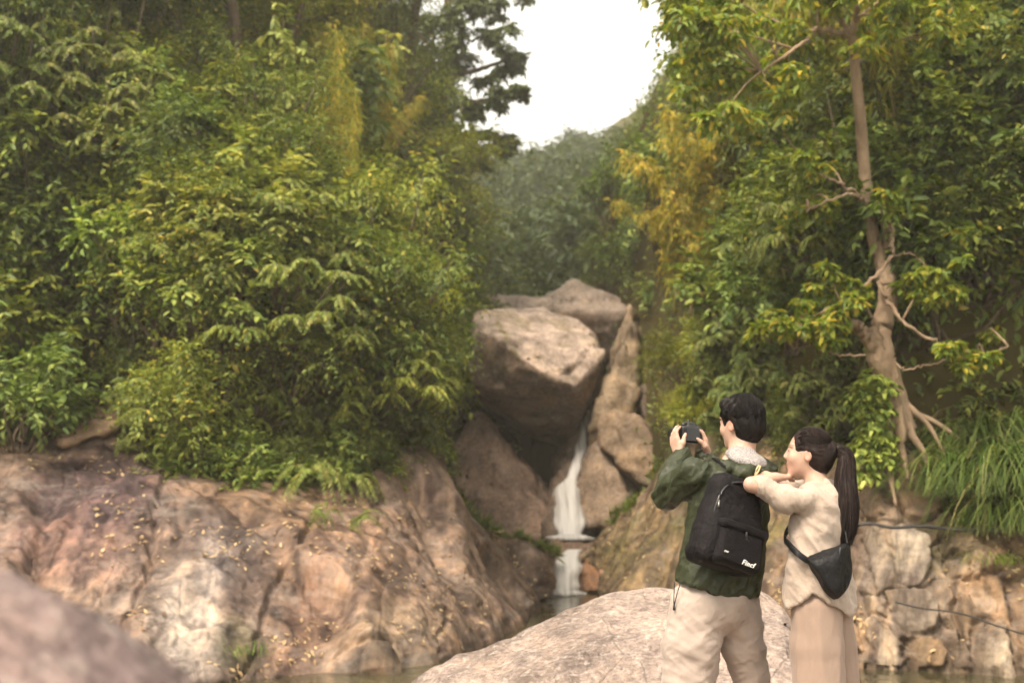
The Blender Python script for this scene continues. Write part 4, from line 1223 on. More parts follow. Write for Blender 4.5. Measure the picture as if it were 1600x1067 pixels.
for k, (x, y, D, s) in enumerate([(1500, 745, 15.2, 0.85), (1548, 740, 15.1, 0.95), (1590, 740, 15.0, 0.95), (1640, 735, 15.0, 0.9), (1525, 690, 15.7, 0.8), (1580, 680, 15.8, 0.85), (1572, 800, 14.9, 0.8), (1625, 800, 14.8, 0.85)]):
    at('grass1', x, y, s, ['leftmost drooping grass tussock on the right bank edge', 'second drooping grass tussock on the right bank edge', 'third drooping grass tussock on the right bank edge', 'drooping grass tussock cut by the right picture edge', 'grass tussock behind the leftmost one on the right bank', 'grass tussock behind the third one on the right bank', 'lowest drooping grass tussock on the right bank face', 'lowest grass tussock at the right picture edge'][k], 0.62, -0.15, D=D, group='grass tussocks on the right bank')
at('grass2', 1552, 860, 0.7, 'small grass tuft hanging below the tussocks on the right bank', 1.1, 0.2, D=14.7)

# bushes crowding the rims of the rock banks
def rim_row(x0, x1, step, cols, back, kinds, where, smin, smax, vlo, vhi, wlo, whi, dy):
    rims = np.array([(b[0], b[1], b[2]) for a, b in cols])
    x = x0
    while x < x1:
        k = pick(rp, kinds)
        y = np.interp(x, rims[:, 0], rims[:, 1]) + dy + 14 * rp.normal(); D = np.interp(x, rims[:, 0], rims[:, 2]) + back * (0.6 + 0.8 * rp.rand())
        p = P(x, y, D)
        s_ = smin + (smax - smin) * rp.rand()
        plant(k, p - np.array([0, 0, 0.15]), s_, rp.rand() * 6.28, tone(vlo + (vhi - vlo) * rp.rand(), wlo + (whi - wlo) * rp.rand()), None, None, (0.3 + 0.15 * rp.rand(), 0.1 * rp.normal()))
        NUMBERED.append((x, WORDS[k.rstrip('0123456789')], where, PLANTS[-1]))
        x += step * (0.7 + 0.6 * rp.rand())
rim_row(225, 690, 36, LEFT_COLS, 0.35, {'pin1': 2, 'broad1': 2, 'fine1': 3}, 'on the left bank rim', 0.4, 0.62, 0.75, 1.4, -0.2, 0.5, 6)
rim_row(230, 660, 60, LEFT_COLS, 1.2, {'broad2': 2, 'fine2': 2, 'pin1': 1}, 'behind the left bank rim', 0.6, 0.85, 0.6, 1.1, -0.3, 0.4, -30)
rim_row(-170, 55, 40, LEFT_COLS, 0.6, {'broad1': 2, 'fine1': 2}, 'on the far left bank rim', 0.5, 0.75, 0.75, 1.2, -0.3, 0.3, -6)
rim_row(1060, 1170, 26, RIGHT_COLS, 0.5, {'fine1': 3, 'broad1': 1}, 'on the mossy rim above the man', 0.4, 0.55, 1.0, 1.5, 0.5, 1.0, -10)
rim_row(1070, 1180, 30, RIGHT_COLS, 1.4, {'fine1': 3, 'fine2': 1}, 'on the mossy slope above the man', 0.5, 0.7, 1.0, 1.4, 0.4, 0.9, -90)
rim_row(1170, 1385, 34, RIGHT_COLS, 0.5, {'fine1': 2, 'broad1': 3, 'pin1': 2}, 'on the right bank rim behind the woman', 0.5, 0.72, 0.6, 1.0, -0.3, 0.2, 4)
rim_row(1180, 1380, 50, RIGHT_COLS, 1.5, {'broad2': 3, 'fine2': 2, 'pin1': 1}, 'on the slope behind the woman', 0.7, 0.95, 0.6, 1.0, -0.3, 0.2, -60)
rim_row(1420, 1760, 48, RIGHT_COLS, 1.3, {'broad1': 3, 'fine1': 3, 'pin1': 1}, 'behind the grass tussocks on the right bank', 0.6, 0.8, 0.55, 0.9, -0.2, 0.3, -30)
rim_row(1440, 1760, 55, RIGHT_COLS, 2.2, {'broad2': 3, 'fine2': 3}, 'on the slope above the grass tussocks', 0.7, 0.95, 0.5, 0.8, -0.2, 0.3, -130)
number_labels()

# ground cover on the slopes: moss-like low leaves nobody could count
def cover():
    r = np.random.RandomState(5)
    n = 90000
    px = np.where(r.rand(n) < 0.55, -180 + 1000 * r.rand(n), 905 + 880 * r.rand(n)); D = 16 + 30 * r.rand(n) ** 1.6
    x = (px - 800) / F * D
    z = H(x, D)
    ok = (z > 1.5)
    x, y, z = x[ok], D[ok], z[ok]
    m = len(x)
    e = 0.1
    nr = unit(np.stack([H(x - e, y) - H(x + e, y), H(x, y - e) - H(x, y + e), np.full(m, 2 * e)], -1))
    p = np.stack([x, y, z], -1) + nr * (0.35 * r.rand(m, 1)) + r.normal(size=(m, 3)) * 0.06
    d = r.normal(size=(m, 3)) + nr * 0.4
    d[:, 2] -= 0.3
    s = 0.6 + 0.8 * r.rand(m)
    g = Geo()
    leaf_batch(g, p, d, nr + np.array([0, 0, 0.6]) + 0.4 * r.normal(size=(m, 3)), 0.14 * s, 0.06 * s, 0.25, 0.2, False)
    return g.mesh('ground_cover', LM['fine'])
obj('ground_cover', cover(), kind='stuff', label='low leafy ground cover on both slopes')

# moss and short grass on the soil above the ravine and along the bank rims
def turf():
    r = np.random.RandomState(6)
    g = Geo()
    P0 = []
    for (W, pxs, n, lo, hi) in ((LB, LBpx, 5200, -14, -6), (RB, RBpx, 5200, -16, -6)):
        i = r.randint(0, W.shape[0], n); j = W.shape[1] + r.randint(lo, hi, n)
        P0.append(W[i, j])
    p = np.concatenate(P0) + r.normal(size=(10400, 3)) * np.array([0.06, 0.06, 0.02])
    keep = fbm(p * 0.9, 2, 66) > -0.05
    p = p[keep]; m = len(p)
    d = r.normal(size=(m, 3)) * 0.6 + np.array([0, -0.2, 0.7])
    leaf_batch(g, p, d, r.normal(size=(m, 3)) + np.array([0, -1, 0.3]), 0.1 + 0.16 * r.rand(m), 0.018, 0.5, 0.1, False)
    return g.mesh('turf', LM['grass'])
obj('rim_grass', turf(), kind='stuff', label='short grass along the upper rims of the rock banks')

# fallen leaves lying on the rock
def litter():
    r = np.random.RandomState(7)
    g = Geo()
    for (W, X, Y, n) in ((LB, LBpx, LBpy, 4200), (RB, RBpx, RBpy, 5200)):
        i = r.randint(2, W.shape[0] - 2, n); j = r.randint(12, W.shape[1] - 10, n)
        p = W[i, j]
        N = grid_normals(W)[i, j]
        N = np.where(N[:, 1:2] > 0, -N, N)
        k = (fbm(p * 0.8, 3, 88) + 0.35 * (r.rand(n) - 0.3) + 0.25 * N[:, 2] > 0.33) & (X[i, j] > -200) & (X[i, j] < 1750)
        p, N = p[k], N[k]
        m = len(p)
        d = np.cross(N, r.normal(size=(m, 3)))
        s = 0.6 + 0.8 * r.rand(m)
        leaf_batch(g, p + N * 0.012, d, N, 0.066 * s, 0.03 * s, -0.15, 0.2, False)
    return g.mesh('fallen_leaves', leaf_material('leaf_litter', [(0.0, (0.13, 0.065, 0.045)), (0.5, (0.28, 0.165, 0.11)), (1.0, (0.46, 0.32, 0.23))], 0.1))
obj('fallen_leaves', litter(), kind='stuff', label='dry fallen leaves scattered on the rock banks')

# the far wooded ridge closing the valley
def far_wood():
    r = np.random.RandomState(9)
    g = Geo()
    n = 620
    px = 700 + 420 * r.rand(n)
    D = 42 + 80 * r.rand(n) ** 0.8
    x = (px - 800) / F * D
    z = H(x, D)
    C, rd = [], []
    for k in range(n):
        hh = (2.2 + 2.8 * r.rand())
        tx, ty = to_px(np.array([x[k], D[k], z[k] + hh + 0.8]))
        if ty < np.interp(tx, [760, 815, 870, 930, 1000, 1060, 1130], [255, 222, 205, 196, 190, 110, 10]): continue
        for q in range(5):
            C.append((x[k] + 0.9 * r.normal(), D[k] + 0.9 * r.normal(), z[k] + hh * (0.3 + 0.7 * r.rand()))); rd.append(0.9 + 0.7 * r.rand())
    clumps(g, r, C, rd, 16, 3, 0.42, 0.2, 0.3, 0.3, False, 0.2)
    return g.mesh('far_wood', leaf_material('leaf_far_hazed', [(0.0, (0.035, 0.05, 0.026)), (0.6, (0.06, 0.08, 0.035)), (1.0, (0.1, 0.11, 0.045))], 0.25))  # duller leaf colours carry part of the distance haze
obj('far_wood', far_wood(), kind='stuff', label='hazy wooded ridge closing the valley behind the boulders')

# ------------------------------------------------------------------ the pale trunked tree on the right bank
def forward(pts, k):
    return [(p[0], p[1], p[2] - k * max(0.0, 400 - p[1]) / 400.0, *p[3:]) for p in pts]
def traced_tree(name, label, trunk, radii, limbs, sprays, seed, mat, bark, L=0.12, W=0.055, shoots=15, K=6, roots=()):
    r = np.random.RandomState(seed)
    base = P(*trunk[0])
    root = obj(name, None, None, label, 'tree', loc=base)
    st, g = Geo(), Geo()
    tp = np.array([P(*p) for p in trunk]) - base
    st.tube(tp, np.asarray(radii) * 0.9, 14, n=90, rough=0.16, seed=seed)
    tpf = catmull(tp, 60)
    for pts, r0, r1 in limbs:
        q = np.array([P(*p) for p in pts]) - base
        m = max(8, len(pts) * 6)
        qf = catmull(q, m)
        qf[1:-1] += 0.012 * r.normal(size=(m - 2, 3))
        st.tube(qf, np.linspace(r0, r1, m), 7, rough=0.2, seed=seed + 1)
        tpf = np.concatenate([tpf, qf])
    for pts, r0, r1 in roots:
        q = np.array([P(*p) for p in pts]) - base
        st.tube(q, np.linspace(r0, r1, len(q)), 8, n=18, rough=0.35, seed=seed + 2)
    C, rd = [], []
    for (px, py, D, rad, n) in sprays:
        c = P(px, py, D) - base
        dd = np.linalg.norm((tpf - c) * np.array([1, 1, 1.3]) + np.array([0, 0, 0.25]), axis=1)
        s = tpf[np.argmin(dd)]
        mid = (s + c) / 2 + np.array([0, 0, 0.08]) + r.normal(size=3) * 0.05
        st.tube(catmull(np.array([s, mid, c]), 7), np.linspace(0.016, 0.006, 7), 4)
        for k in range(n):
            C.append(c + r.normal(size=3) * rad * np.array([0.6, 0.6, 0.28])); rd.append(rad * 0.55)
    clumps(g, r, C, rd, shoots, K, L, W, 0.5, 0.05, True, 0.35, st, 0.6)
    obj('trunk', st.mesh('trunk', bark, True), root)
    o = obj('crown', g.mesh('crown', mat), root)
    return root
T1 = [(1394, 668, 15.6), (1393, 625, 15.5), (1388, 590, 15.45), (1376, 556, 15.4), (1376, 520, 15.4), (1386, 475, 15.5), (1386, 435, 15.6), (1372, 395, 15.7), (1359, 345, 15.8), (1353, 290, 15.9), (1347, 220, 16.0), (1341, 150, 16.1), (1334, 85, 16.2), (1331, 55, 16.2)]
T1R = [0.3, 0.21, 0.165, 0.19, 0.15, 0.13, 0.12, 0.1, 0.085, 0.085, 0.08, 0.075, 0.07, 0.06]
LIMBS = [([(1331, 58, 16.2), (1305, 50, 16.1), (1275, 46, 16.0), (1262, 62, 15.9), (1225, 88, 15.7), (1190, 112, 15.6)], 0.045, 0.015),
         ([(1331, 55, 16.2), (1312, 30, 16.3), (1298, 12, 16.4), (1280, -40, 16.6)], 0.04, 0.02), ([(1331, 55, 16.2), (1340, 15, 16.1), (1352, -30, 16.0), (1360, -110, 15.9)], 0.06, 0.02),
         ([(1379, 548, 15.4), (1362, 535, 15.3), (1345, 518, 15.25), (1333, 504, 15.2)], 0.11, 0.07),
         ([(1391, 350, 15.3), (1394, 375, 15.25), (1390, 405, 15.2), (1360, 438, 15.1), (1325, 468, 15.0), (1290, 485, 14.9), (1240, 510, 14.9)], 0.03, 0.012),
         ([(1372, 440, 15.4), (1385, 465, 15.2), (1402, 492, 15.1), (1430, 516, 15.0), (1460, 532, 14.95), (1490, 545, 14.9), (1540, 556, 14.9), (1575, 540, 14.9)], 0.03, 0.01),
         ([(1352, 452, 15.2), (1354, 478, 15.15), (1366, 502, 15.1), (1380, 535, 15.2), (1384, 560, 15.3)], 0.018, 0.012),
         ([(1352, 555, 15.2), (1320, 555, 15.1), (1285, 548, 15.0), (1268, 530, 15.0), (1280, 512, 15.0)], 0.014, 0.008),
         ([(1330, 470, 15.05), (1300, 505, 15.0), (1275, 535, 14.95), (1240, 545, 14.9)], 0.014, 0.007), ([(1395, 400, 15.3), (1420, 395, 15.2), (1440, 410, 15.1), (1455, 440, 15.0)], 0.014, 0.007),
         ([(1385, 395, 15.7), (1384, 360, 15.7), (1382, 330, 15.8), (1400, 300, 15.9)], 0.06, 0.03),
         ([(1357, 320, 15.8), (1335, 305, 15.6), (1300, 312, 15.4), (1260, 330, 15.3)], 0.025, 0.01), ([(1345, 305, 15.7), (1310, 285, 15.5), (1270, 270, 15.3)], 0.02, 0.01),
         ([(1395, 560, 15.4), (1410, 575, 15.2), (1440, 572, 15.1), (1480, 560, 15.0)], 0.014, 0.006)]
ROOTS = [([(1390, 640, 15.4), (1374, 662, 15.45), (1362, 690, 15.45), (1356, 724, 15.45), (1350, 760, 15.35)], 0.1, 0.018), ([(1400, 635, 15.4), (1416, 655, 15.45), (1424, 680, 15.42), (1442, 706, 15.36), (1452, 740, 15.2)], 0.09, 0.016),
         ([(1392, 650, 15.38), (1384, 680, 15.36), (1386, 712, 15.28), (1392, 745, 15.15), (1400, 790, 15.0)], 0.1, 0.016), ([(1405, 640, 15.5), (1440, 650, 15.55), (1475, 668, 15.55), (1510, 695, 15.5)], 0.05, 0.015),
         ([(1385, 650, 15.5), (1352, 672, 15.6), (1340, 700, 15.7), (1330, 740, 15.9)], 0.06, 0.015), ([(1398, 640, 15.36), (1406, 670, 15.34), (1410, 705, 15.26), (1420, 750, 15.1)], 0.1, 0.018), ([(1408, 625, 15.5), (1424, 640, 15.48), (1450, 664, 15.48), (1478, 712, 15.4)], 0.06, 0.015)]
SPR = []
rq = np.random.RandomState(31)
for (x0, x1, y0, y1, D, n, rad) in [(1060, 1240, -30, 120, 15.9, 15, 0.42), (1240, 1330, -60, 20, 16.2, 6, 0.4), (1345, 1490, -50, 70, 15.9, 11, 0.4), (1120, 1240, 110, 210, 15.7, 6, 0.35), (1195, 1310, 470, 545, 14.9, 10, 0.22),
                                  (1270, 1350, 420, 470, 15.0, 4, 0.2), (1420, 1490, 400, 460, 15.0, 6, 0.22), (1440, 1560, 520, 580, 14.9, 5, 0.15), (1250, 1325, 250, 330, 15.4, 5, 0.26), (1365, 1430, 280, 330, 15.9, 4, 0.24)]:
    for k in range(n):
        SPR.append((x0 + (x1 - x0) * rq.rand(), y0 + (y1 - y0) * rq.rand(), D + 0.5 * rq.normal(), rad * (0.75 + 0.5 * rq.rand()), 3))
traced_tree('pale_trunked_tree', 'tall pale trunked tree gripping the right bank with its roots', forward(T1, 1.5), T1R, [(forward(a, 1.5), b, c) for a, b, c in LIMBS], forward(SPR, 1.5), 3, LM['gold'], M_PALEBARK, 0.105, 0.05, 14, 5, ROOTS)
SPR3 = [(730, 60, 36, 0.9, 5), (762, 42, 36, 0.7, 4), (700, 105, 36, 0.9, 5), (748, 118, 36, 0.55, 3), (790, 92, 36, 0.55, 4), (805, 100, 36.2, 0.35, 3), (772, 158, 36, 0.6, 4), (798, 150, 36, 0.35, 3), (690, 25, 36, 1.0, 5), (655, 60, 36.3, 1.0, 5), (775, 10, 36, 0.6, 4), (740, -10, 36, 0.8, 5),
        (742, 218, 36, 0.7, 4), (782, 214, 36, 0.5, 4), (720, 170, 36.3, 0.8, 4), (690, 190, 36, 0.8, 4), (800, 225, 35.8, 0.4, 3), (640, 10, 36.5, 1.0, 5), (600, 40, 36.8, 1.0, 5), (740, 160, 36, 0.5, 3), (700, 240, 35.6, 0.8, 4), (760, 260, 35.5, 0.6, 4)]
traced_tree('skyline_tree', 'big dark tree against the sky at the right edge of the left slope', [(705, 330, 36), (702, 250, 36), (700, 170, 36), (704, 90, 36), (700, 10, 36), (698, -80, 36)], [0.26, 0.22, 0.2, 0.17, 0.14, 0.1],
            [([(702, 230, 36), (725, 215, 36), (760, 212, 36)], 0.09, 0.03), ([(701, 170, 36), (735, 160, 36), (775, 155, 36), (798, 148, 36)], 0.09, 0.03), ([(703, 120, 36), (745, 110, 36), (790, 95, 36), (806, 100, 36)], 0.09, 0.03), ([(703, 90, 36), (670, 70, 36), (640, 40, 36)], 0.1, 0.03), ([(701, 40, 36), (740, 30, 36), (775, 10, 36)], 0.08, 0.03)],
            SPR3, 5, LM['dark'], M_BARK, 0.17, 0.08, 26, 6)
SPR2 = []
for (x0, x1, y0, y1, D, n, rad) in [(1400, 1620, 80, 190, 17.2, 13, 0.42), (1400, 1640, 200, 310, 17.0, 15, 0.42), (1430, 1640, 310, 400, 16.8, 9, 0.4), (1390, 1450, 140, 240, 17.2, 4, 0.35), (1500, 1680, -40, 60, 17.3, 6, 0.4)]:
    for k in range(n):
        SPR2.append((x0 + (x1 - x0) * rq.rand(), y0 + (y1 - y0) * rq.rand(), D + 0.5 * rq.normal(), rad * (0.75 + 0.5 * rq.rand()), 3))
traced_tree('thin_tree', 'thin dark stemmed tree with yellow green leaves right of the pale trunk', [(1484, 520, 17.4), (1479, 440, 17.4), (1474, 340, 17.4), (1472, 240, 17.4), (1470, 120, 17.4), (1467, 20, 17.4), (1464, -120, 17.4)], [0.07, 0.062, 0.058, 0.055, 0.05, 0.045, 0.035],
            [([(1472, 100, 17.4), (1492, 60, 17.3), (1520, 35, 17.2), (1560, 22, 17.1), (1620, 16, 17.0)], 0.035, 0.015), ([(1474, 250, 17.4), (1520, 246, 17.2), (1580, 240, 17.0), (1620, 230, 16.9)], 0.02, 0.008),
             ([(1478, 300, 17.4), (1510, 330, 17.1), (1538, 360, 16.9), (1546, 400, 16.8)], 0.022, 0.01), ([(1475, 380, 17.4), (1440, 350, 17.2), (1410, 330, 17.1)], 0.02, 0.008)], SPR2, 4, LM['gold'], M_BARK, 0.11, 0.052, 14, 5)
# creeper on the left of the pale trunk's roots
g, st = Geo(), Geo()
rv = np.random.RandomState(12)
C = [P(1340 + 45 * rv.rand(), 590 + 150 * rv.rand(), 15.15 + 0.2 * rv.rand()) for k in range(26)]
b0 = P(1350, 740, 15.2)
clumps(g, rv, np.array(C) - b0, 0.2, 12, 5, 0.1, 0.055, 0.6, 0.0, True, 0.4)
st.tube(np.array([P(1352, 740, 15.25), P(1356, 690, 15.3), P(1362, 640, 15.35), P(1366, 590, 15.4)]) - b0, 0.012, 5, n=12)
root = obj('creeper', None, None, 'bright green creeper climbing beside the roots of the pale trunk', 'vine', loc=b0)
obj('foliage', g.mesh('foliage', LM['broad']), root).color = (*tone(1.35, 0.25), 1)
obj('stem', st.mesh('stem', M_BARK, True), root)

# dark hoses laid along the right bank
t = NT('black_hose'); M_HOSE = t.done(t.bsdf((0.03, 0.028, 0.028), 0.5, 0.4))
for pts, rad, lab in [([(1335, 820, 14.55), (1362, 818, 14.5), (1395, 824, 14.45), (1440, 822, 14.45), (1500, 828, 14.5), (1530, 826, 14.6)], 0.018, 'black hose lying along the ledge of the right bank'),
                      ([(1398, 940, 14.0), (1440, 950, 13.95), (1500, 958, 13.95), (1560, 978, 13.9), (1610, 992, 13.9), (1680, 1000, 13.9)], 0.009, 'thin dark cable sagging across the lower right bank')]:
    g = Geo(); g.tube([P(*p) for p in pts], rad, 8, n=50)
    obj('hose', g.mesh('hose', M_HOSE, True), label=lab, cat='hose')

# ------------------------------------------------------------------ haze in the valley air
t = NT('haze_air')
vol = t.n('ShaderNodeVolumePrincipled')
vol.inputs['Color'].default_value = (0.76, 0.74, 0.69, 1)
vol.inputs['Density'].default_value = 0.0029
vol.inputs['Anisotropy'].default_value = 0.5
t.l(vol.outputs[0], t.out.inputs['Volume'])
x0, x1, y0, y1, z0, z1 = -71, 71, -41, 171, -3, float(GZ.max()) + 8
hv = np.array([[x, y, z] for x in (x0, x1) for y in (y0, y1) for z in (z0, z1)])
hf = np.array([[0, 1, 3, 2], [4, 6, 7, 5], [0, 4, 5, 1], [2, 3, 7, 6], [0, 2, 6, 4], [1, 5, 7, 3]])
HAZE_ON = True
if HAZE_ON: obj('haze', mesh_np('haze', hv, [hf], t.m), kind='stuff')
# ------------------------------------------------------------------ figures: smooth unions of tapered limbs, meshed as one surface
def arr(*a):
    return np.array(a, float)

class Sdf:
    def __init__(s, lo, hi, h):
        s.h = h
        s.lo = np.asarray(lo, float)
        n = np.ceil((np.asarray(hi, float) - s.lo) / h).astype(int) + 1
        s.n = n
        s.d = np.full(n, 0.5, np.float32)
    def win(s, lo, hi):
        a = np.clip(np.floor((np.asarray(lo) - s.lo) / s.h).astype(int), 0, s.n)
        b = np.clip(np.ceil((np.asarray(hi) - s.lo) / s.h).astype(int) + 1, 0, s.n)
        sl = tuple(slice(i, j) for i, j in zip(a, b))
        ax = [(s.lo[k] + s.h * np.arange(a[k], b[k])).astype(np.float32) for k in range(3)]
        return sl, ax[0][:, None, None], ax[1][None, :, None], ax[2][None, None, :]
    def put(s, sl, q, k, mode):
        if 0 in q.shape: return
        d = s.d[sl]
        if mode == 'sub':
            q = -q
            h = np.clip(0.5 - 0.5 * (q - d) / k, 0, 1) if k > 0 else 0
            s.d[sl] = (d + (q - d) * (1 - h) + 0) if False else np.maximum(d, q) + (k * 0.25 * np.maximum(1 - np.abs(d - q) / k, 0) ** 2 if k > 0 else 0)
        else:
            s.d[sl] = np.minimum(d, q) - (k * 0.25 * np.maximum(1 - np.abs(d - q) / k, 0) ** 2 if k > 0 else 0)
    def cone(s, a, b, ra, rb, k=0.02, mode='add'):
        a, b = np.asarray(a, float), np.asarray(b, float)
        m = max(ra, rb) + k + 0.03
        sl, X, Y, Z = s.win(np.minimum(a, b) - m, np.maximum(a, b) + m)
        ba = b - a
        L = float(ba @ ba) + 1e-9
        t = np.clip(((X - a[0]) * ba[0] + (Y - a[1]) * ba[1] + (Z - a[2]) * ba[2]) / L, 0, 1)
        q = np.sqrt((X - a[0] - t * ba[0]) ** 2 + (Y - a[1] - t * ba[1]) ** 2 + (Z - a[2] - t * ba[2]) ** 2) - (ra + (rb - ra) * t)
        s.put(sl, q, k, mode)
    def chain(s, pts, rad, k=0.02):
        for i in range(len(pts) - 1):
            s.cone(pts[i], pts[i + 1], rad[i], rad[i + 1], k)
    def ell(s, c, r, axes=None, k=0.02, mode='add'):
        c = np.asarray(c, float); r = np.asarray(r, float)
        A = np.eye(3) if axes is None else np.asarray(axes, float)
        m = r.max() + k + 0.03
        sl, X, Y, Z = s.win(c - m, c + m)
        u = [(X - c[0]) * A[i, 0] + (Y - c[1]) * A[i, 1] + (Z - c[2]) * A[i, 2] for i in range(3)]
        k0 = np.sqrt(sum((u[i] / r[i]) ** 2 for i in range(3))) + 1e-6
        k1 = np.sqrt(sum((u[i] / r[i] ** 2) ** 2 for i in range(3))) + 1e-6
        s.put(sl, k0 * (k0 - 1) / k1, k, mode)
    def box(s, c, hsz, axes=None, rnd=0.02, k=0.01, taper=0.0, mode='add'):
        c = np.asarray(c, float); hsz = np.asarray(hsz, float)
        A = np.eye(3) if axes is None else np.asarray(axes, float)
        m = np.linalg.norm(hsz) + 0.05
        sl, X, Y, Z = s.win(c - m, c + m)
        u = [(X - c[0]) * A[i, 0] + (Y - c[1]) * A[i, 1] + (Z - c[2]) * A[i, 2] for i in range(3)]
        sc = 1 - taper * np.clip(u[2] / hsz[2], -1, 1)
        q = [np.abs(u[0]) - hsz[0] * sc + rnd, np.abs(u[1]) - hsz[1] * sc + rnd, np.abs(u[2]) - hsz[2] + rnd]
        out = np.sqrt(sum(np.maximum(v, 0) ** 2 for v in q))
        s.put(sl, out + np.minimum(np.maximum(np.maximum(q[0], q[1]), q[2]), 0) - rnd, k, mode)
    def loft(s, secs, yaw, k=0.03, power=2.0):
        """secs: rows z, cx, cy, half width, half depth (from low to high); the section turned by yaw"""
        S = np.asarray(secs, float)
        S = S[np.argsort(S[:, 0])]
        m = max(S[:, 3].max(), S[:, 4].max()) + 0.08
        lo = arr(S[:, 1].min() - m, S[:, 2].min() - m, S[0, 0]); hi = arr(S[:, 1].max() + m, S[:, 2].max() + m, S[-1, 0])
        sl, X, Y, Z = s.win(lo - 0.04, hi + 0.04)
        z = Z.ravel()
        f = [np.interp(z, S[:, 0], S[:, i]).astype(np.float32)[None, None, :] for i in range(1, 5)]
        c, sn = math.cos(yaw), math.sin(yaw)
        u = (X - f[0]) * c + (Y - f[1]) * sn
        v = -(X - f[0]) * sn + (Y - f[1]) * c
        e = (np.abs(u / f[2]) ** power + np.abs(v / f[3]) ** power) ** (1 / power)
        q = (e - 1) * np.minimum(f[2], f[3])
        q = np.maximum(q, np.maximum(S[0, 0] - Z, Z - S[-1, 0]))
        s.put(sl, q, k, 'add')
    def cut(s, fn):
        """remove the half space where fn(X, Y, Z) > 0"""
        sl, X, Y, Z = s.win(s.lo - 1, s.lo + s.n * s.h + 1)
        s.d[sl] = np.maximum(s.d[sl], fn(X, Y, Z))
    def mesh(s):
        d, h = s.d, s.h
        g = d < 0
        n = d.shape
        cnt = np.zeros([k - 1 for k in n], np.int8)
        for dx in (0, 1):
            for dy in (0, 1):
                for dz in (0, 1):
                    cnt += g[dx:n[0] - 1 + dx, dy:n[1] - 1 + dy, dz:n[2] - 1 + dz]
        act = (cnt > 0) & (cnt < 8)
        I = np.argwhere(act)
        idx = np.full(act.shape, -1, np.int32)
        idx[act] = np.arange(len(I), dtype=np.int32)
        acc = np.zeros((len(I), 3)); num = np.zeros(len(I))
        cs = [(0, 0, 0), (1, 0, 0), (0, 1, 0), (1, 1, 0), (0, 0, 1), (1, 0, 1), (0, 1, 1), (1, 1, 1)]
        vals = [d[I[:, 0] + c[0], I[:, 1] + c[1], I[:, 2] + c[2]].astype(float) for c in cs]
        for a in range(8):
            for b in range(a + 1, 8):
                if sum(abs(cs[a][k] - cs[b][k]) for k in range(3)) != 1: continue
                m = (vals[a] < 0) != (vals[b] < 0)
                t = np.where(m, vals[a] / np.where(m, vals[a] - vals[b], 1), 0)
                p = np.array(cs[a], float) + t[:, None] * (np.array(cs[b], float) - np.array(cs[a], float))
                acc += p * m[:, None]; num += m
        V = s.lo + h * (I + acc / num[:, None])
        quads = []
        for ax in range(3):
            o = [k for k in range(3) if k != ax]
            A = [slice(None)] * 3; B = [slice(None)] * 3
            A[ax] = slice(0, -1); B[ax] = slice(1, None)
            sa, sb = g[tuple(A)], g[tuple(B)]
            E = np.argwhere(sa != sb)
            ok = (E[:, o[0]] > 0) & (E[:, o[1]] > 0) & (E[:, o[0]] < n[o[0]] - 1) & (E[:, o[1]] < n[o[1]] - 1)
            E = E[ok]
            ins = sa[tuple(E.T)]
            def cell(da, db):
                c = E.copy(); c[:, o[0]] -= da; c[:, o[1]] -= db
                return idx[tuple(c.T)]
            q = np.stack([cell(1, 1), cell(0, 1), cell(0, 0), cell(1, 0)], -1)
            flip = ins if ax != 1 else ~ins
            q = np.where(flip[:, None], q, q[:, ::-1])
            quads.append(q)
        return V, np.concatenate(quads)

def relax(V, Q, it=2, f=0.5):
    e = np.concatenate([Q[:, [0, 1]], Q[:, [1, 2]], Q[:, [2, 3]], Q[:, [3, 0]]])
    e = np.concatenate([e, e[:, ::-1]])
    num = np.bincount(e[:, 0], minlength=len(V))[:, None] + 1e-9
    for _ in range(it):
        a = np.stack([np.bincount(e[:, 0], weights=V[e[:, 1], k], minlength=len(V)) for k in range(3)], -1) / num
        V = V + f * (a - V)
    return V

def vnormals(V, Q):
    fn = np.cross(V[Q[:, 2]] - V[Q[:, 0]], V[Q[:, 3]] - V[Q[:, 1]])
    N = np.zeros_like(V)
    for k in range(4):
        for c in range(3):
            N[:, c] += np.bincount(Q[:, k], weights=fn[:, c], minlength=len(V))
    return unit(N)

def sdf_obj(name, s, mat, parent=None, it=2, disp=None, label=None, loc=None, tone_fn=None):
    V, Q = s.mesh()
    V = relax(V, Q, it)
    if disp is not None:
        V = V + vnormals(V, Q) * disp(V)[:, None]
    me = mesh_np(name, V, [Q], mat, True)
    if tone_fn is not None: set_color(me, tone_fn(V))
    o = obj(name, me, parent)
    if label: o['label'] = label
    return o

# cloth, skin, hair
def cloth_material(name, col, rough=0.8, weave=900, spec=0.2, sheen=0.2, folds=0.4, fs=9, var=0.12):
    t = NT(name)
    n = t.noise(fs, 3, 0.55, dist=0.5)
    n2 = t.noise(weave, 2, 0.5)
    c = t.mix(1.0, col, t.ramp(n, [(0.3, (1 - var,) * 3), (0.7, (1 + var,) * 3)]), 'MULTIPLY')
    nb = t.bump(t.math('ADD', n, t.math('MULTIPLY', n2, 0.04)), folds, 0.02)
    return t.done(t.bsdf(c, rough, spec, nb, Sheen_Weight=sheen))
def skin_material():
    t = NT('skin')
    tn = t.attr('tone')
    n = t.noise(40, 3, 0.5)
    c = t.mix(1.0, tn, t.ramp(n, [(0.3, (0.93, 0.91, 0.9)), (0.7, (1.06, 1.05, 1.04))]), 'MULTIPLY')
    return t.done(t.bsdf(c, 0.5, 0.35, t.bump(n, 0.1, 0.003), Subsurface_Weight=0.12, Subsurface_Scale=0.02))
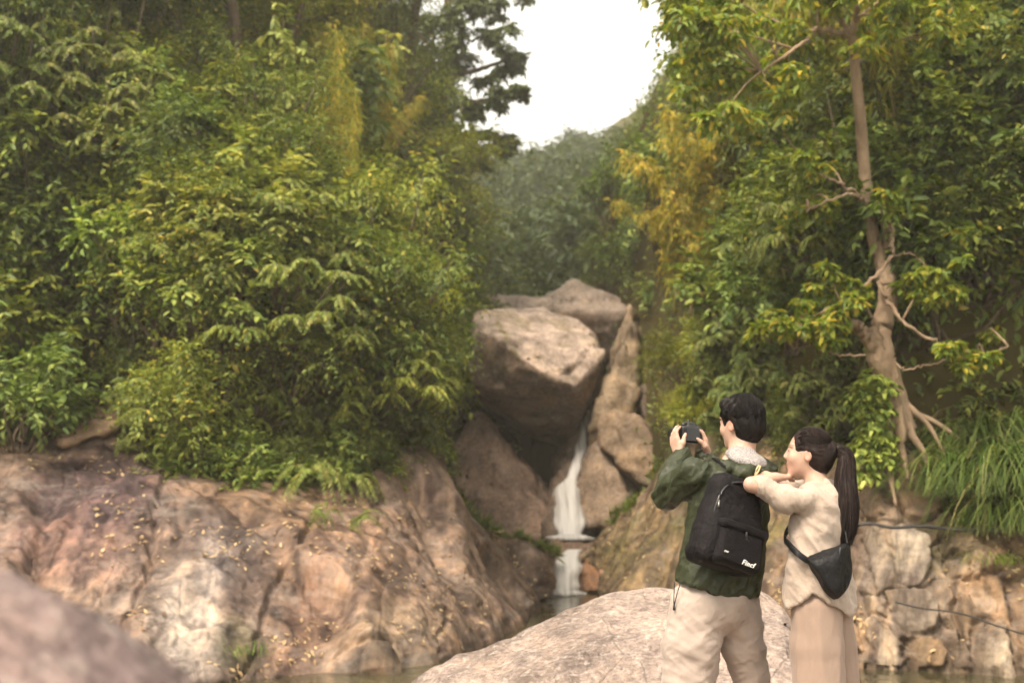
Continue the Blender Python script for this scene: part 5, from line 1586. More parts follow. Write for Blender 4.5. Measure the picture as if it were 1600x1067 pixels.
def hair_material(name, col):
    t = NT(name)
    v = t.mapping((60, 60, 7))
    n = t.noise(1.0, 3, 0.6, v)
    c = t.mix(1.0, col, t.ramp(n, [(0.3, (0.5, 0.5, 0.5)), (0.7, (1.7, 1.6, 1.5))]), 'MULTIPLY')
    return t.done(t.bsdf(c, 0.5, 0.2, t.bump(n, 0.6, 0.006)))
M_SKIN = skin_material()
M_HAIRM = hair_material('black_hair', (0.0065, 0.005, 0.0048))
M_HAIRW = hair_material('dark_brown_hair', (0.014, 0.0082, 0.007))
M_JACKET = cloth_material('green_nylon', (0.028, 0.034, 0.015), 0.5, 500, 0.35, 0.0, 0.5, 13, 0.2)
M_LINING = None
t = NT('hood_lining')
n = t.noise(32, 3, 0.6)
M_LINING = t.done(t.bsdf(t.ramp(n, [(0.38, (0.13, 0.115, 0.115)), (0.5, (0.3, 0.275, 0.265)), (0.62, (0.4, 0.375, 0.365))]), 0.8, 0.2, t.bump(n, 0.3, 0.004)))
M_CHINO = cloth_material('pale_beige_cotton', (0.4, 0.325, 0.28), 0.85, 900, 0.15, 0.15, 0.35, 7, 0.07)
M_LINEN = cloth_material('beige_linen', (0.4, 0.32, 0.262), 0.85, 700, 0.15, 0.2, 0.4, 12, 0.08)
M_TAUPE = cloth_material('taupe_cotton', (0.31, 0.225, 0.178), 0.85, 900, 0.15, 0.15, 0.25, 6, 0.06)
M_BAG = cloth_material('black_canvas', (0.0085, 0.007, 0.008), 0.7, 500, 0.15, 0.0, 0.4, 16, 0.25)
M_BAG2 = cloth_material('black_nylon', (0.0065, 0.0065, 0.0075), 0.5, 500, 0.25, 0.0, 0.35, 14, 0.2)
t = NT('black_plastic'); M_PLASTIC = t.done(t.bsdf((0.012, 0.012, 0.013), 0.32, 0.5))
t = NT('glass_black'); M_GLASS = t.done(t.bsdf((0.006, 0.006, 0.008), 0.05, 0.6))
t = NT('metal_zip'); M_METAL = t.done(t.bsdf((0.4, 0.38, 0.35), 0.3, 0.5, Metallic=1.0))
t = NT('white_print'); M_PRINT = t.done(t.bsdf((0.85, 0.84, 0.82), 0.6, 0.2))
t = NT('cord_beige'); M_CORD = t.done(t.bsdf((0.5, 0.38, 0.22), 0.7, 0.2))
t = NT('shoe_leather'); M_SHOE = t.done(t.bsdf((0.1, 0.07, 0.05), 0.6, 0.3))
SKIN_COL = (0.5, 0.32, 0.245)

def frame_of(f):
    f = unit(arr(f[0], f[1], 0)); l = arr(-f[1], f[0], 0)
    return f, l, arr(0, 0, 1)

def hand(s, wrist, up, palm, thumb, curl, sc=1.0):
    """up: wrist to knuckles, palm: where the palm faces, thumb: side of the thumb"""
    up, palm = unit(np.asarray(up, float)), np.asarray(palm, float)
    palm = unit(palm - up * (palm @ up)); th = np.asarray(thumb, float)
    sd = unit(th - up * (th @ up) - palm * (th @ palm))
    K = []
    for i, (off, ln) in enumerate([(0.032, 0.86), (0.011, 1.0), (-0.011, 0.94), (-0.032, 0.74)]):
        k0 = wrist + up * (0.085 + 0.006 * (1 - abs(i - 1))) * sc + sd * off * sc
        s.cone(wrist + sd * off * 0.55 * sc, k0, 0.017 * sc, 0.0125 * sc, 0.012)
        d = up.copy(); p = k0
        for j, (sl, r0, r1) in enumerate([(0.042, 0.0105, 0.0095), (0.027, 0.0095, 0.0085), (0.021, 0.0085, 0.007)]):
            a = curl[j]
            d = unit(d * math.cos(a) + palm * math.sin(a)) if abs(a) > 1e-6 else d
            e = p + d * sl * ln * sc
            s.cone(p, e, r0 * sc, r1 * sc, 0.003)
            p = e
    t0 = wrist + up * 0.025 * sc + sd * 0.022 * sc
    t1 = t0 + (sd * 0.6 + up * 0.7 + palm * 0.35) * 0.04 * sc
    t2 = t1 + unit(up * 0.9 + palm * 0.5 + sd * 0.1) * 0.032 * sc
    t3 = t2 + unit(up * 0.8 + palm * 0.7 - sd * 0.1) * 0.026 * sc
    s.chain([t0, t1, t2, t3], [0.018 * sc, 0.0135 * sc, 0.011 * sc, 0.0085 * sc], 0.006)

def head(s, C, f, l, u, sc=1.0):
    """skull, jaw, nose, brow, lips, ears and neck in the head's own frame"""
    A = np.array([l, f, u]); q = lambda a, b, c: C + (l * a + f * b + u * c) * sc
    s.ell(q(0, -0.004, 0.018), arr(0.074, 0.094, 0.098) * sc, A, 0.02)
    s.ell(q(0, 0.03, -0.05), arr(0.056, 0.062, 0.07) * sc, A, 0.035)
    s.ell(q(0, 0.068, -0.098), arr(0.021, 0.018, 0.016) * sc, A, 0.025)          # chin
    s.cone(q(0, 0.088, 0.014), q(0, 0.105, -0.024), 0.0075 * sc, 0.0105 * sc, 0.012)   # nose
    s.ell(q(0, 0.097, -0.03), arr(0.016, 0.01, 0.008) * sc, A, 0.01)
    for k in (-1, 1):
        s.ell(q(0.03 * k, 0.08, 0.026), arr(0.024, 0.012, 0.007) * sc, A, 0.014)  # brow
        s.ell(q(0.031 * k, 0.085, 0.006), arr(0.014, 0.009, 0.009) * sc, A, 0.006)  # eyelids
        s.ell(q(0.036 * k, 0.066, -0.03), arr(0.023, 0.018, 0.02) * sc, A, 0.025)  # cheek
        s.ell(q(0.076 * k, -0.006, -0.012), arr(0.009, 0.019, 0.031) * sc, A, 0.006)  # ear
        s.ell(q(0.084 * k, -0.002, -0.008), arr(0.006, 0.011, 0.02) * sc, A, 0.004, 'sub')
    s.ell(q(0, 0.089, -0.058), arr(0.023, 0.009, 0.0065) * sc, A, 0.008)
    s.ell(q(0, 0.086, -0.07), arr(0.019, 0.009, 0.007) * sc, A, 0.008)
    s.ell(q(0, 0.1, -0.064), arr(0.022, 0.006, 0.0014) * sc, A, 0.002, 'sub')

def skin_tone(C, f, l, u, sc=1.0):
    def fn(V):
        t = np.tile(np.array(SKIN_COL), (len(V), 1))
        p = (V - C) / sc
        a, b, c = p @ l, p @ f, p @ u
        lips = (1 - sstep(0.7, 1.2, np.sqrt((a / 0.024) ** 2 + ((c + 0.064) / 0.012) ** 2))) * (b > 0.06)
        t = t + (np.array([0.45, 0.17, 0.14]) - t) * lips[:, None]
        for k in (-1, 1):
            br = (1 - sstep(0.7, 1.2, np.sqrt(((a - 0.03 * k) / 0.024) ** 2 + ((c - 0.03) / 0.006) ** 2))) * (b > 0.05)
            t = t + (np.array([0.05, 0.035, 0.03]) - t) * (0.8 * br)[:, None]
            ey = (1 - sstep(0.7, 1.2, np.sqrt(((a - 0.031 * k) / 0.014) ** 2 + ((c - 0.005) / 0.004) ** 2))) * (b > 0.05)
            t = t + (np.array([0.03, 0.02, 0.02]) - t) * ey[:, None]
            er = 1 - sstep(0.6, 1.2, np.sqrt(((a - 0.08 * k) / 0.014) ** 2 + ((b + 0.006) / 0.024) ** 2 + ((c + 0.012) / 0.035) ** 2))
            t = t + (np.array([0.62, 0.27, 0.19]) - t) * (0.5 * er)[:, None]
        return t
    return fn

def strands(name, C, A, rad, root, mat, n, seed, path_fn, keep_fn, r0=0.0016):
    """fine locks lying over the hair volume"""
    r = np.random.RandomState(seed)
    g = Geo()
    m = 0
    while m < n:
        d = unit(r.normal(size=3))
        if not keep_fn(d): continue
        p = path_fn(d, r)
        g.tube(p, np.linspace(r0, r0 * 0.35, len(p)), 3)
        m += 1
    return obj(name, g.mesh(name, mat, True), root)

# ------------------------------------------------------------------ the man with the camera
DM = 5.8
def MP(px, py, dy=0.0):
    return P(px, py, DM + dy)
def shoes(root, feet, f):
    for a in feet:
        s = Sdf(a - 0.25, a + 0.25, 0.008)
        s.chain([a + arr(0, 0, 0.045) - arr(*f[:2], 0) * 0.06, a + arr(0, 0, 0.045) + arr(*f[:2], 0) * 0.06, a + arr(0, 0, 0.035) + arr(*f[:2], 0) * 0.17], [0.045, 0.047, 0.035], 0.03)
        z0 = a[2] + 0.004
        s.cut(lambda X, Y, Z: z0 - Z + 0 * X + 0 * Y)
        sdf_obj('shoe', s, M_SHOE, root)
GZ0 = 0.667
def build_man():
    fT, lT, u = frame_of((-0.47, 0.88))
    fH, lH, _ = frame_of((-0.66, 0.75))
    C = MP(1158, 661, 0.02)
    sL, eL, wL = MP(1086, 740, -0.08), MP(1043, 771, 0.1), MP(1066, 708, 0.24)
    sR, eR, wR = MP(1190, 742, 0.1), MP(1150, 800, 0.34), MP(1101, 712, 0.36)
    kneeL, ankL = MP(1076, 1095, -0.02), MP(1080, 1222, 0.02); ankL[2] = GZ0 + 0.08
    kneeR, ankR = MP(1180, 1095, 0.12), MP(1192, 1222, 0.1); ankR[2] = GZ0 + 0.08
    hipL, hipR = MP(1098, 940, -0.05), MP(1150, 940, 0.06)
    neck, chest, waist = MP(1154, 718, -0.01), MP(1138, 790, 0.0), MP(1125, 900, 0.0)
    s = Sdf(arr(MP(1010, 600)[0], DM - 0.4, GZ0 - 0.02), arr(MP(1215, 600)[0], DM + 0.55, MP(1150, 605)[2]), 0.0048)
    head(s, C, fH, lH, u)
    s.cone(C - u * 0.075 - fH * 0.02, neck - u * 0.03, 0.054, 0.062, 0.03)
    s.chain([neck - u * 0.06, chest, waist], [0.09, 0.12, 0.1], 0.05)
    s.cone(sL - u * 0.02, sR - u * 0.02, 0.05, 0.05, 0.05)
    s.chain([sL, eL, wL], [0.05, 0.042, 0.028], 0.02)
    s.chain([sR, eR, wR], [0.05, 0.042, 0.028], 0.02)
    s.chain([waist, hipL, kneeL, ankL], [0.1, 0.08, 0.06, 0.042], 0.04)
    s.chain([waist, hipR, kneeR, ankR], [0.1, 0.078, 0.058, 0.042], 0.04)
    for a in (ankL, ankR): s.cone(a - u * 0.03, a + fT * 0.14 - u * 0.05, 0.035, 0.025, 0.02)
    hand(s, wL - arr(0.012, 0, 0.012), arr(-0.28, 0.25, 1), arr(0.8, 0.35, 0), arr(0.3, -1, 0), (0.15, 0.7, 0.6), 0.9)
    hand(s, wR + arr(0.012, 0, 0), arr(-0.2, -0.1, 1), arr(-0.85, -0.1, 0.05), arr(0.1, -1, 0), (0.2, 0.6, 0.6), 0.95)
    root = sdf_obj('person', s, M_SKIN, None, 2, None, 'man in a dark green jacket raising a camera, seen from behind', None, skin_tone(C, fH, lH, u))
    root['category'] = 'person'
    # hair
    A = np.array([lH, fH, u])
    h = Sdf(C - 0.17, C + 0.19, 0.004)
    h.ell(C - fH * 0.012 + u * 0.028, arr(0.087, 0.104, 0.103), A, 0.01)
    h.ell(C - fH * 0.045 - u * 0.015, arr(0.075, 0.068, 0.085), A, 0.03)
    h.ell(C + fH * 0.055 + u * 0.088, arr(0.06, 0.05, 0.032), A, 0.03)
    rh = np.random.RandomState(3)
    for k in range(60):                                   # locks
        a = rh.rand() * 6.28; el = 0.25 + 1.25 * rh.rand()
        d = lH * math.cos(a) * math.cos(el) + fH * math.sin(a) * math.cos(el) + u * math.sin(el)
        p = C + u * 0.028 - fH * 0.01 + d * 0.088
        h.cone(p, p + (unit(fH * 0.5 * math.sin(a) + lH * 0.4 * math.cos(a) - u * 0.9)) * 0.03 - d * 0.006, 0.011, 0.005, 0.014)
    h.ell(C + fH * 0.115 - u * 0.045, arr(0.1, 0.085, 0.095), A, 0.006, 'sub')          # face
    for k in (-1, 1):
        h.ell(C + lH * 0.09 * k + fH * 0.012 - u * 0.045, arr(0.04, 0.036, 0.06), A, 0.008, 'sub')   # round the ears
    h.ell(C - fH * 0.03 - u * 0.16, arr(0.1, 0.1, 0.07), A, 0.006, 'sub')
    sdf_obj('hair', h, M_HAIRM, root, 1, lambda V: 0.0028 * fbm(np.stack([(V @ lH) * 90, (V @ fH) * 50, V[:, 2] * 28], -1), 2, 5))
    def path(d, r):
        # d in the head frame (left, front, up); locks fall from the crown, tousled on top
        rad = arr(0.087, 0.104, 0.104) * (1.0 + 0.035 * r.rand())
        fl = unit(arr(d[0] * 0.5 + 0.3 + 0.12 * r.normal(), (0.8 if d[1] > 0.0 else -0.2) + 0.14 * r.normal(), -0.8))
        ln = 0.045 + 0.04 * r.rand()
        pts = []
        for q in np.linspace(0, 1, 5):
            e = unit(d + fl * q * ln * 9)
            lift = (0.002 + 0.004 * max(0, d[2]) * r.rand()) * math.sin(math.pi * q * 0.8)
            w = C + u * 0.028 - fH * 0.012 + lH * e[0] * (rad[0] + lift) + fH * e[1] * (rad[1] + lift) + u * e[2] * (rad[2] + lift)
            pts.append(w)
        return np.array(pts)
    strands('hair_locks', C, A, None, root, M_HAIRM, 2400, 8, path, lambda d: d[2] > -0.05 and d[1] < 0.5 + 0.4 * d[2] and not (abs(d[0]) > 0.75 and d[2] < 0.25 and d[1] > -0.35) or (d[1] < -0.45 and d[2] > -0.6), 0.0015)
    # jacket
    yaw = math.atan2(lT[1], lT[0]) + math.pi
    j = Sdf(arr(MP(1005, 600)[0], DM - 0.42, MP(1100, 960)[2]), arr(MP(1222, 600)[0], DM + 0.5, MP(1150, 690)[2]), 0.0062)
    S = []
    for py, a, b, hd, dy in [(722, 1118, 1190, 0.07, 0.0), (730, 1098, 1197, 0.1, 0.0), (742, 1084, 1201, 0.125, 0.0), (765, 1080, 1201, 0.14, 0.0), (800, 1078, 1199, 0.145, 0.0), (840, 1072, 1195, 0.145, 0.0), (880, 1063, 1190, 0.15, 0.0), (908, 1055, 1186, 0.155, 0.0), (920, 1056, 1184, 0.15, 0.0), (940, 1058, 1182, 0.145, 0.0)]:
        p = MP((a + b) / 2, py, dy); w = (b - a) / 2 / 344.8
        S.append((p[2], p[0], p[1], math.sqrt(max(1e-4, w * w - (hd * 0.47) ** 2)) / 0.88, hd))
    j.loft(S, yaw, 0.04, 2.3)
    j.chain([sL + u * 0.004, MP(1058, 762, 0.03), eL, MP(1052, 742, 0.17), wL - u * 0.01 - arr(0.006, 0.0, 0)], [0.07, 0.066, 0.062, 0.052, 0.035], 0.03)
    j.chain([sR + u * 0.004, eR, wR - u * 0.01], [0.075, 0.068, 0.04], 0.03)
    j.chain([wL - u * 0.03, wL - u * 0.012], [0.043, 0.041], 0.004)
    # hood bunched behind the neck
    j.ell(MP(1164, 734, -0.1), arr(0.1, 0.07, 0.034), None, 0.03)
    j.chain([MP(1118, 722, 0.02), MP(1130, 726, -0.11), MP(1162, 741, -0.155), MP(1192, 741, -0.09), MP(1196, 735, 0.03)], [0.024, 0.026, 0.028, 0.026, 0.026], 0.02)
    hem = lambda X, Y, Z: (np.interp(X.ravel(), [MP(1045, 903)[0], MP(1075, 910)[0], MP(1115, 925)[0], MP(1190, 931)[0]], [MP(1045, 904)[2], MP(1075, 912)[2], MP(1115, 926)[2], MP(1190, 931)[2]])[:, None, None] - Z + 0 * Y).astype(np.float32)
    j.cut(hem)
    hz = MP(1115, 925)[2]
    def jd(V):
        q = np.stack([V[:, 0] * 9 + V[:, 2] * 7, V[:, 1] * 6, V[:, 2] * 16 - V[:, 0] * 9], -1)
        q2 = np.stack([V[:, 0] * 4 + V[:, 2] * 3, V[:, 1] * 5, V[:, 2] * 13 - V[:, 0] * 15], -1)
        d = 0.006 * (ridged(q, 1, 4) - 0.5) + 0.011 * (ridged(q2, 2, 7, 0.4) - 0.5) + 0.0015 * fbm(V * 14, 2, 9)
        near = np.exp(-((V[:, 2] - hz - 0.02) / 0.02) ** 2)
        return d + near * 0.004 * np.sin(V[:, 0] * 150 + 3 * fbm(V * 8, 2, 3))
    jk = sdf_obj('jacket', j, M_JACKET, root, 2, jd)
    li = Sdf(MP(1170, 715, -0.1) - 0.2, MP(1170, 715, -0.1) + 0.2, 0.005)
    li.ell(MP(1169, 719, -0.085), arr(0.085, 0.08, 0.036), np.array([[1, 0, -0.22], [0, 1, 0.25], [0.22, -0.25, 1]]) / 1.05, 0.01)
    li.ell(MP(1156, 709, -0.03), arr(0.066, 0.08, 0.034), None, 0.03)
    sdf_obj('hood_lining', li, M_LINING, jk, 2, lambda V: 0.004 * fbm(V * 22, 2, 6))
    g = Geo()
    g.tube([MP(1186, 727, -0.17), MP(1182, 733, -0.185), MP(1180, 742, -0.185)], 0.004, 6, n=8); g.tube([MP(1188, 728, -0.17), MP(1185, 736, -0.19), MP(1178, 746, -0.19)], 0.004, 6, n=8)
    obj('drawcord', g.mesh('drawcord', M_CORD, True), jk)
    g = Geo()
    g.tube([MP(1054, 908, -0.1), MP(1053, 930, -0.11), MP(1053, 952, -0.11)], 0.0022, 5, n=8); g.tube([MP(1063, 911, -0.12), MP(1057, 930, -0.12), MP(1053, 948, -0.11)], 0.0022, 5, n=8)
    g.tube([MP(1053, 945, -0.11), MP(1053, 953, -0.11)], 0.005, 6)
    obj('hem_cord', g.mesh('hem_cord', M_PLASTIC, True), jk)
    # trousers
    tr = Sdf(arr(MP(1010, 900)[0], DM - 0.32, GZ0 + 0.02), arr(MP(1225, 900)[0], DM + 0.36, MP(1100, 890)[2]), 0.0058)
    tr.ell(MP(1118, 940, 0.0), arr(0.165, 0.15, 0.14), np.array([lT, fT, u]), 0.04)
    tr.chain([MP(1092, 950, -0.03), MP(1080, 1010, -0.03), kneeL + arr(0, 0, 0), ankL + u * 0.03], [0.125, 0.119, 0.118, 0.085], 0.025)
    tr.chain([MP(1150, 950, 0.05), MP(1160, 1005, 0.07), kneeR, ankR + u * 0.03], [0.11, 0.093, 0.075, 0.075], 0.025)
    def td(V):
        q = np.stack([V[:, 0] * 4, V[:, 1] * 4, V[:, 2] * 8 + V[:, 0] * 5], -1)
        q3 = np.stack([V[:, 0] * 7 + V[:, 2] * 5, V[:, 1] * 7, V[:, 2] * 16 - V[:, 0] * 9], -1)
        return 0.009 * (ridged(q, 2, 14) - 0.5) + 0.0045 * (ridged(q3, 2, 18, 0.4) - 0.5) + 0.001 * fbm(V * 24, 2, 19)
    sdf_obj('trousers', tr, M_CHINO, root, 2, td)
    shoes(root, [arr(ankL[0], ankL[1], GZ0), arr(ankR[0], ankR[1], GZ0)], fT)
    return root, fT, lT

def build_backpack(fT, lT):
    O = -fT; Rr = -lT; U = arr(0, 0, 1)
    roll = R(17)
    U2 = U * math.cos(roll) + Rr * math.sin(roll); R2 = Rr * math.cos(roll) - U * math.sin(roll)
    lean = R(-4)
    U3 = U2 * math.cos(lean) + O * math.sin(lean); O3 = O * math.cos(lean) - U2 * math.sin(lean)
    c = MP(1140, 813, -0.2)
    M = Matrix(((R2[0], O3[0], U3[0], c[0]), (R2[1], O3[1], U3[1], c[1]), (R2[2], O3[2], U3[2], c[2]), (0, 0, 0, 1)))
    # local axes: x right, y outward, z up
    root = obj('backpack', None, None, 'black canvas backpack with white lettering on the man\'s back', 'backpack')
    root.matrix_world = M
    s = Sdf((-0.22, -0.14, -0.27), (0.22, 0.14, 0.27), 0.0055)
    s.box((0, -0.005, -0.01), (0.145, 0.075, 0.205), None, 0.055, 0.01, 0.17)
    s.ell((0, 0.015, -0.08), (0.15, 0.085, 0.13), None, 0.05)
    bd = lambda V: 0.005 * fbm(V * np.array([9, 9, 16]), 3, 31) + 0.004 * (ridged(np.stack([V[:, 0] * 8, V[:, 1] * 6, V[:, 2] * 14 + V[:, 0] * 6], -1), 2, 33) - 0.5)
    body = sdf_obj('main_bag', s, M_BAG, root, 2, bd)
    s = Sdf((-0.2, 0.0, -0.26), (0.2, 0.17, 0.06), 0.005)
    s.box((0.008, 0.075, -0.125), (0.122, 0.04, 0.085), None, 0.032, 0.01, 0.04)
    pk = sdf_obj('front_pocket', s, M_BAG, root, 2, lambda V: 0.003 * fbm(V * 14, 3, 35))
    s = Sdf((-0.2, 0.02, -0.1), (0.2, 0.17, 0.06), 0.004)
    s.box((0.008, 0.085, -0.04), (0.126, 0.036, 0.02), None, 0.014, 0.005)
    sdf_obj('pocket_flap', s, M_BAG, pk, 2, lambda V: 0.0025 * fbm(V * 16, 2, 36))
    g = Geo()
    arc = [(-0.13, 0.052, -0.05), (-0.128, 0.058, 0.03), (-0.108, 0.06, 0.1), (-0.066, 0.06, 0.145), (0.0, 0.062, 0.162), (0.066, 0.06, 0.147), (0.11, 0.058, 0.1)]
    g.tube(arc, 0.0055, 6, n=50)
    zp = obj('zip', g.mesh('zip', M_PLASTIC, True), root)
    g = Geo(); g.tube([(-0.124, 0.068, 0.05), (-0.128, 0.075, 0.02)], 0.004, 6)
    obj('zip_pull', g.mesh('zip_pull', M_METAL, True), zp)
    g = Geo(); g.tube([(0.0, 0.128, -0.055), (0.004, 0.13, -0.085)], 0.005, 6); g.tube([(0.004, 0.13, -0.085), (0.02, 0.128, -0.092)], 0.004, 6)
    obj('flap_tab', g.mesh('flap_tab', M_PLASTIC, True), pk)
    g = Geo(); g.tube([(-0.035, -0.03, 0.195), (-0.03, -0.03, 0.232), (0.03, -0.03, 0.232), (0.035, -0.03, 0.195)], 0.009, 8, n=16)
    obj('top_handle', g.mesh('top_handle', M_BAG, True), root)
    inv = np.array(M.inverted())
    tl = lambda p: tuple((inv @ np.append(p, 1))[:3])
    for pts in ([MP(1142, 748, -0.12), MP(1136, 735, -0.135), MP(1128, 722, -0.1), MP(1118, 720, -0.0), MP(1104, 745, 0.12), MP(1098, 800, 0.16)],
                [MP(1185, 756, -0.08), MP(1194, 742, -0.06), MP(1196, 734, 0.02), MP(1190, 738, 0.13), MP(1180, 780, 0.22)]):
        q = catmull(np.array([tl(p) for p in pts]), 24)
        T, A, B = frame_rows(np.gradient(q, axis=0))
        V = []
        for sx, sy in ((-1, -1), (1, -1), (1, 1), (-1, 1)):
            V.append(q + A * 0.024 * sx + B * 0.006 * sy)
        V = np.stack(V, 1); V = np.concatenate([V, V[:, :1]], 1)
        obj('shoulder_strap', mesh_np('shoulder_strap', V.reshape(-1, 3), [grid_faces(*V.shape[:2])], M_BAG, True), root)
    for txt, size, loc in (('Fincf', 0.03, (0.012, 0.1165, -0.19)), ('rrr', 0.016, (-0.088, 0.1165, -0.165))):
        cu = bpy.data.curves.new('lettering', 'FONT')
        cu.body = txt; cu.space_character = 1.18; cu.size = size; cu.extrude = 0.0012; cu.shear = 0.35; cu.offset = 0.0006 if size > 0.02 else 0.0003
        tmp = bpy.data.objects.new('lettering_curve', cu)
        COL.objects.link(tmp)
        bpy.context.view_layer.update()
        me = bpy.data.meshes.new_from_object(tmp.evaluated_get(bpy.context.evaluated_depsgraph_get()))
        bpy.data.objects.remove(tmp); bpy.data.curves.remove(cu)
        me.materials.clear(); me.materials.append(M_PRINT)
        o = obj('lettering', me, pk)
        o.matrix_local = Matrix(((1, 0, 0, loc[0]), (0, 0, 1, loc[1]), (0, 1, 0, loc[2]), (0, 0, 0, 1)))
    return root

def build_camera():
    f, l, u = frame_of((-0.55, 0.83))
    c = MP(1077, 679, 0.31)
    M = Matrix(((-l[0], f[0], 0, c[0]), (-l[1], f[1], 0, c[1]), (0, 0, 1, c[2]), (0, 0, 0, 1))) @ Matrix.Scale(1.12, 4)
    root = obj('photo_camera', None, None, 'small black camera held up in the man\'s two hands', 'camera')
    root.matrix_world = M
    s = Sdf((-0.1, -0.06, -0.07), (0.1, 0.06, 0.09), 0.003)
    s.box((0, 0, 0), (0.056, 0.024, 0.037), None, 0.012, 0.004)
    s.box((0, 0.004, 0.04), (0.02, 0.022, 0.014), None, 0.007, 0.008)
    s.box((0.048, 0.012, -0.002), (0.016, 0.024, 0.034), None, 0.012, 0.01)
    b = sdf_obj('camera_body', s, M_PLASTIC, root, 1)
    g = Geo(); g.tube([(0, 0.015, -0.002), (0, 0.04, -0.002), (0, 0.042, -0.002), (0, 0.1, -0.002)], [0.036, 0.036, 0.039, 0.037], 24)
    ln = obj('lens', g.mesh('lens', M_PLASTIC, True), root)
    g = Geo(); g.tube([(0, 0.098, -0.002), (0, 0.102, -0.002)], [0.031, 0.03], 24)
    obj('lens_glass', g.mesh('lens_glass', M_GLASS, True), ln)
    g = Geo(); g.add([(-0.036, -0.0255, -0.026), (0.036, -0.0255, -0.026), (0.036, -0.0255, 0.024), (-0.036, -0.0255, 0.024)], q=[[0, 1, 2, 3]])
    g.add([(-0.036, -0.022, -0.026), (0.036, -0.022, -0.026), (0.036, -0.022, 0.024), (-0.036, -0.022, 0.024)], q=[[3, 2, 1, 0], ])
    obj('screen', g.mesh('screen', M_GLASS), root)
    g = Geo(); g.tube([(-0.032, 0, 0.034), (-0.032, 0, 0.048)], 0.01, 14); g.tube([(0.034, 0, 0.034), (0.034, 0, 0.046)], 0.009, 14); g.tube([(0, 0.004, 0.052), (0, 0.004, 0.062)], 0.007, 8)
    obj('dial', g.mesh('dial', M_PLASTIC, True), root)
    g = Geo(); g.tube([(0.062, 0, 0.02), (0.075, -0.01, -0.02), (0.085, -0.02, -0.06), (0.06, -0.02, -0.09)], 0.005, 6, n=16)
    obj('neck_strap', g.mesh('neck_strap', M_BAG, True), root)
    return root

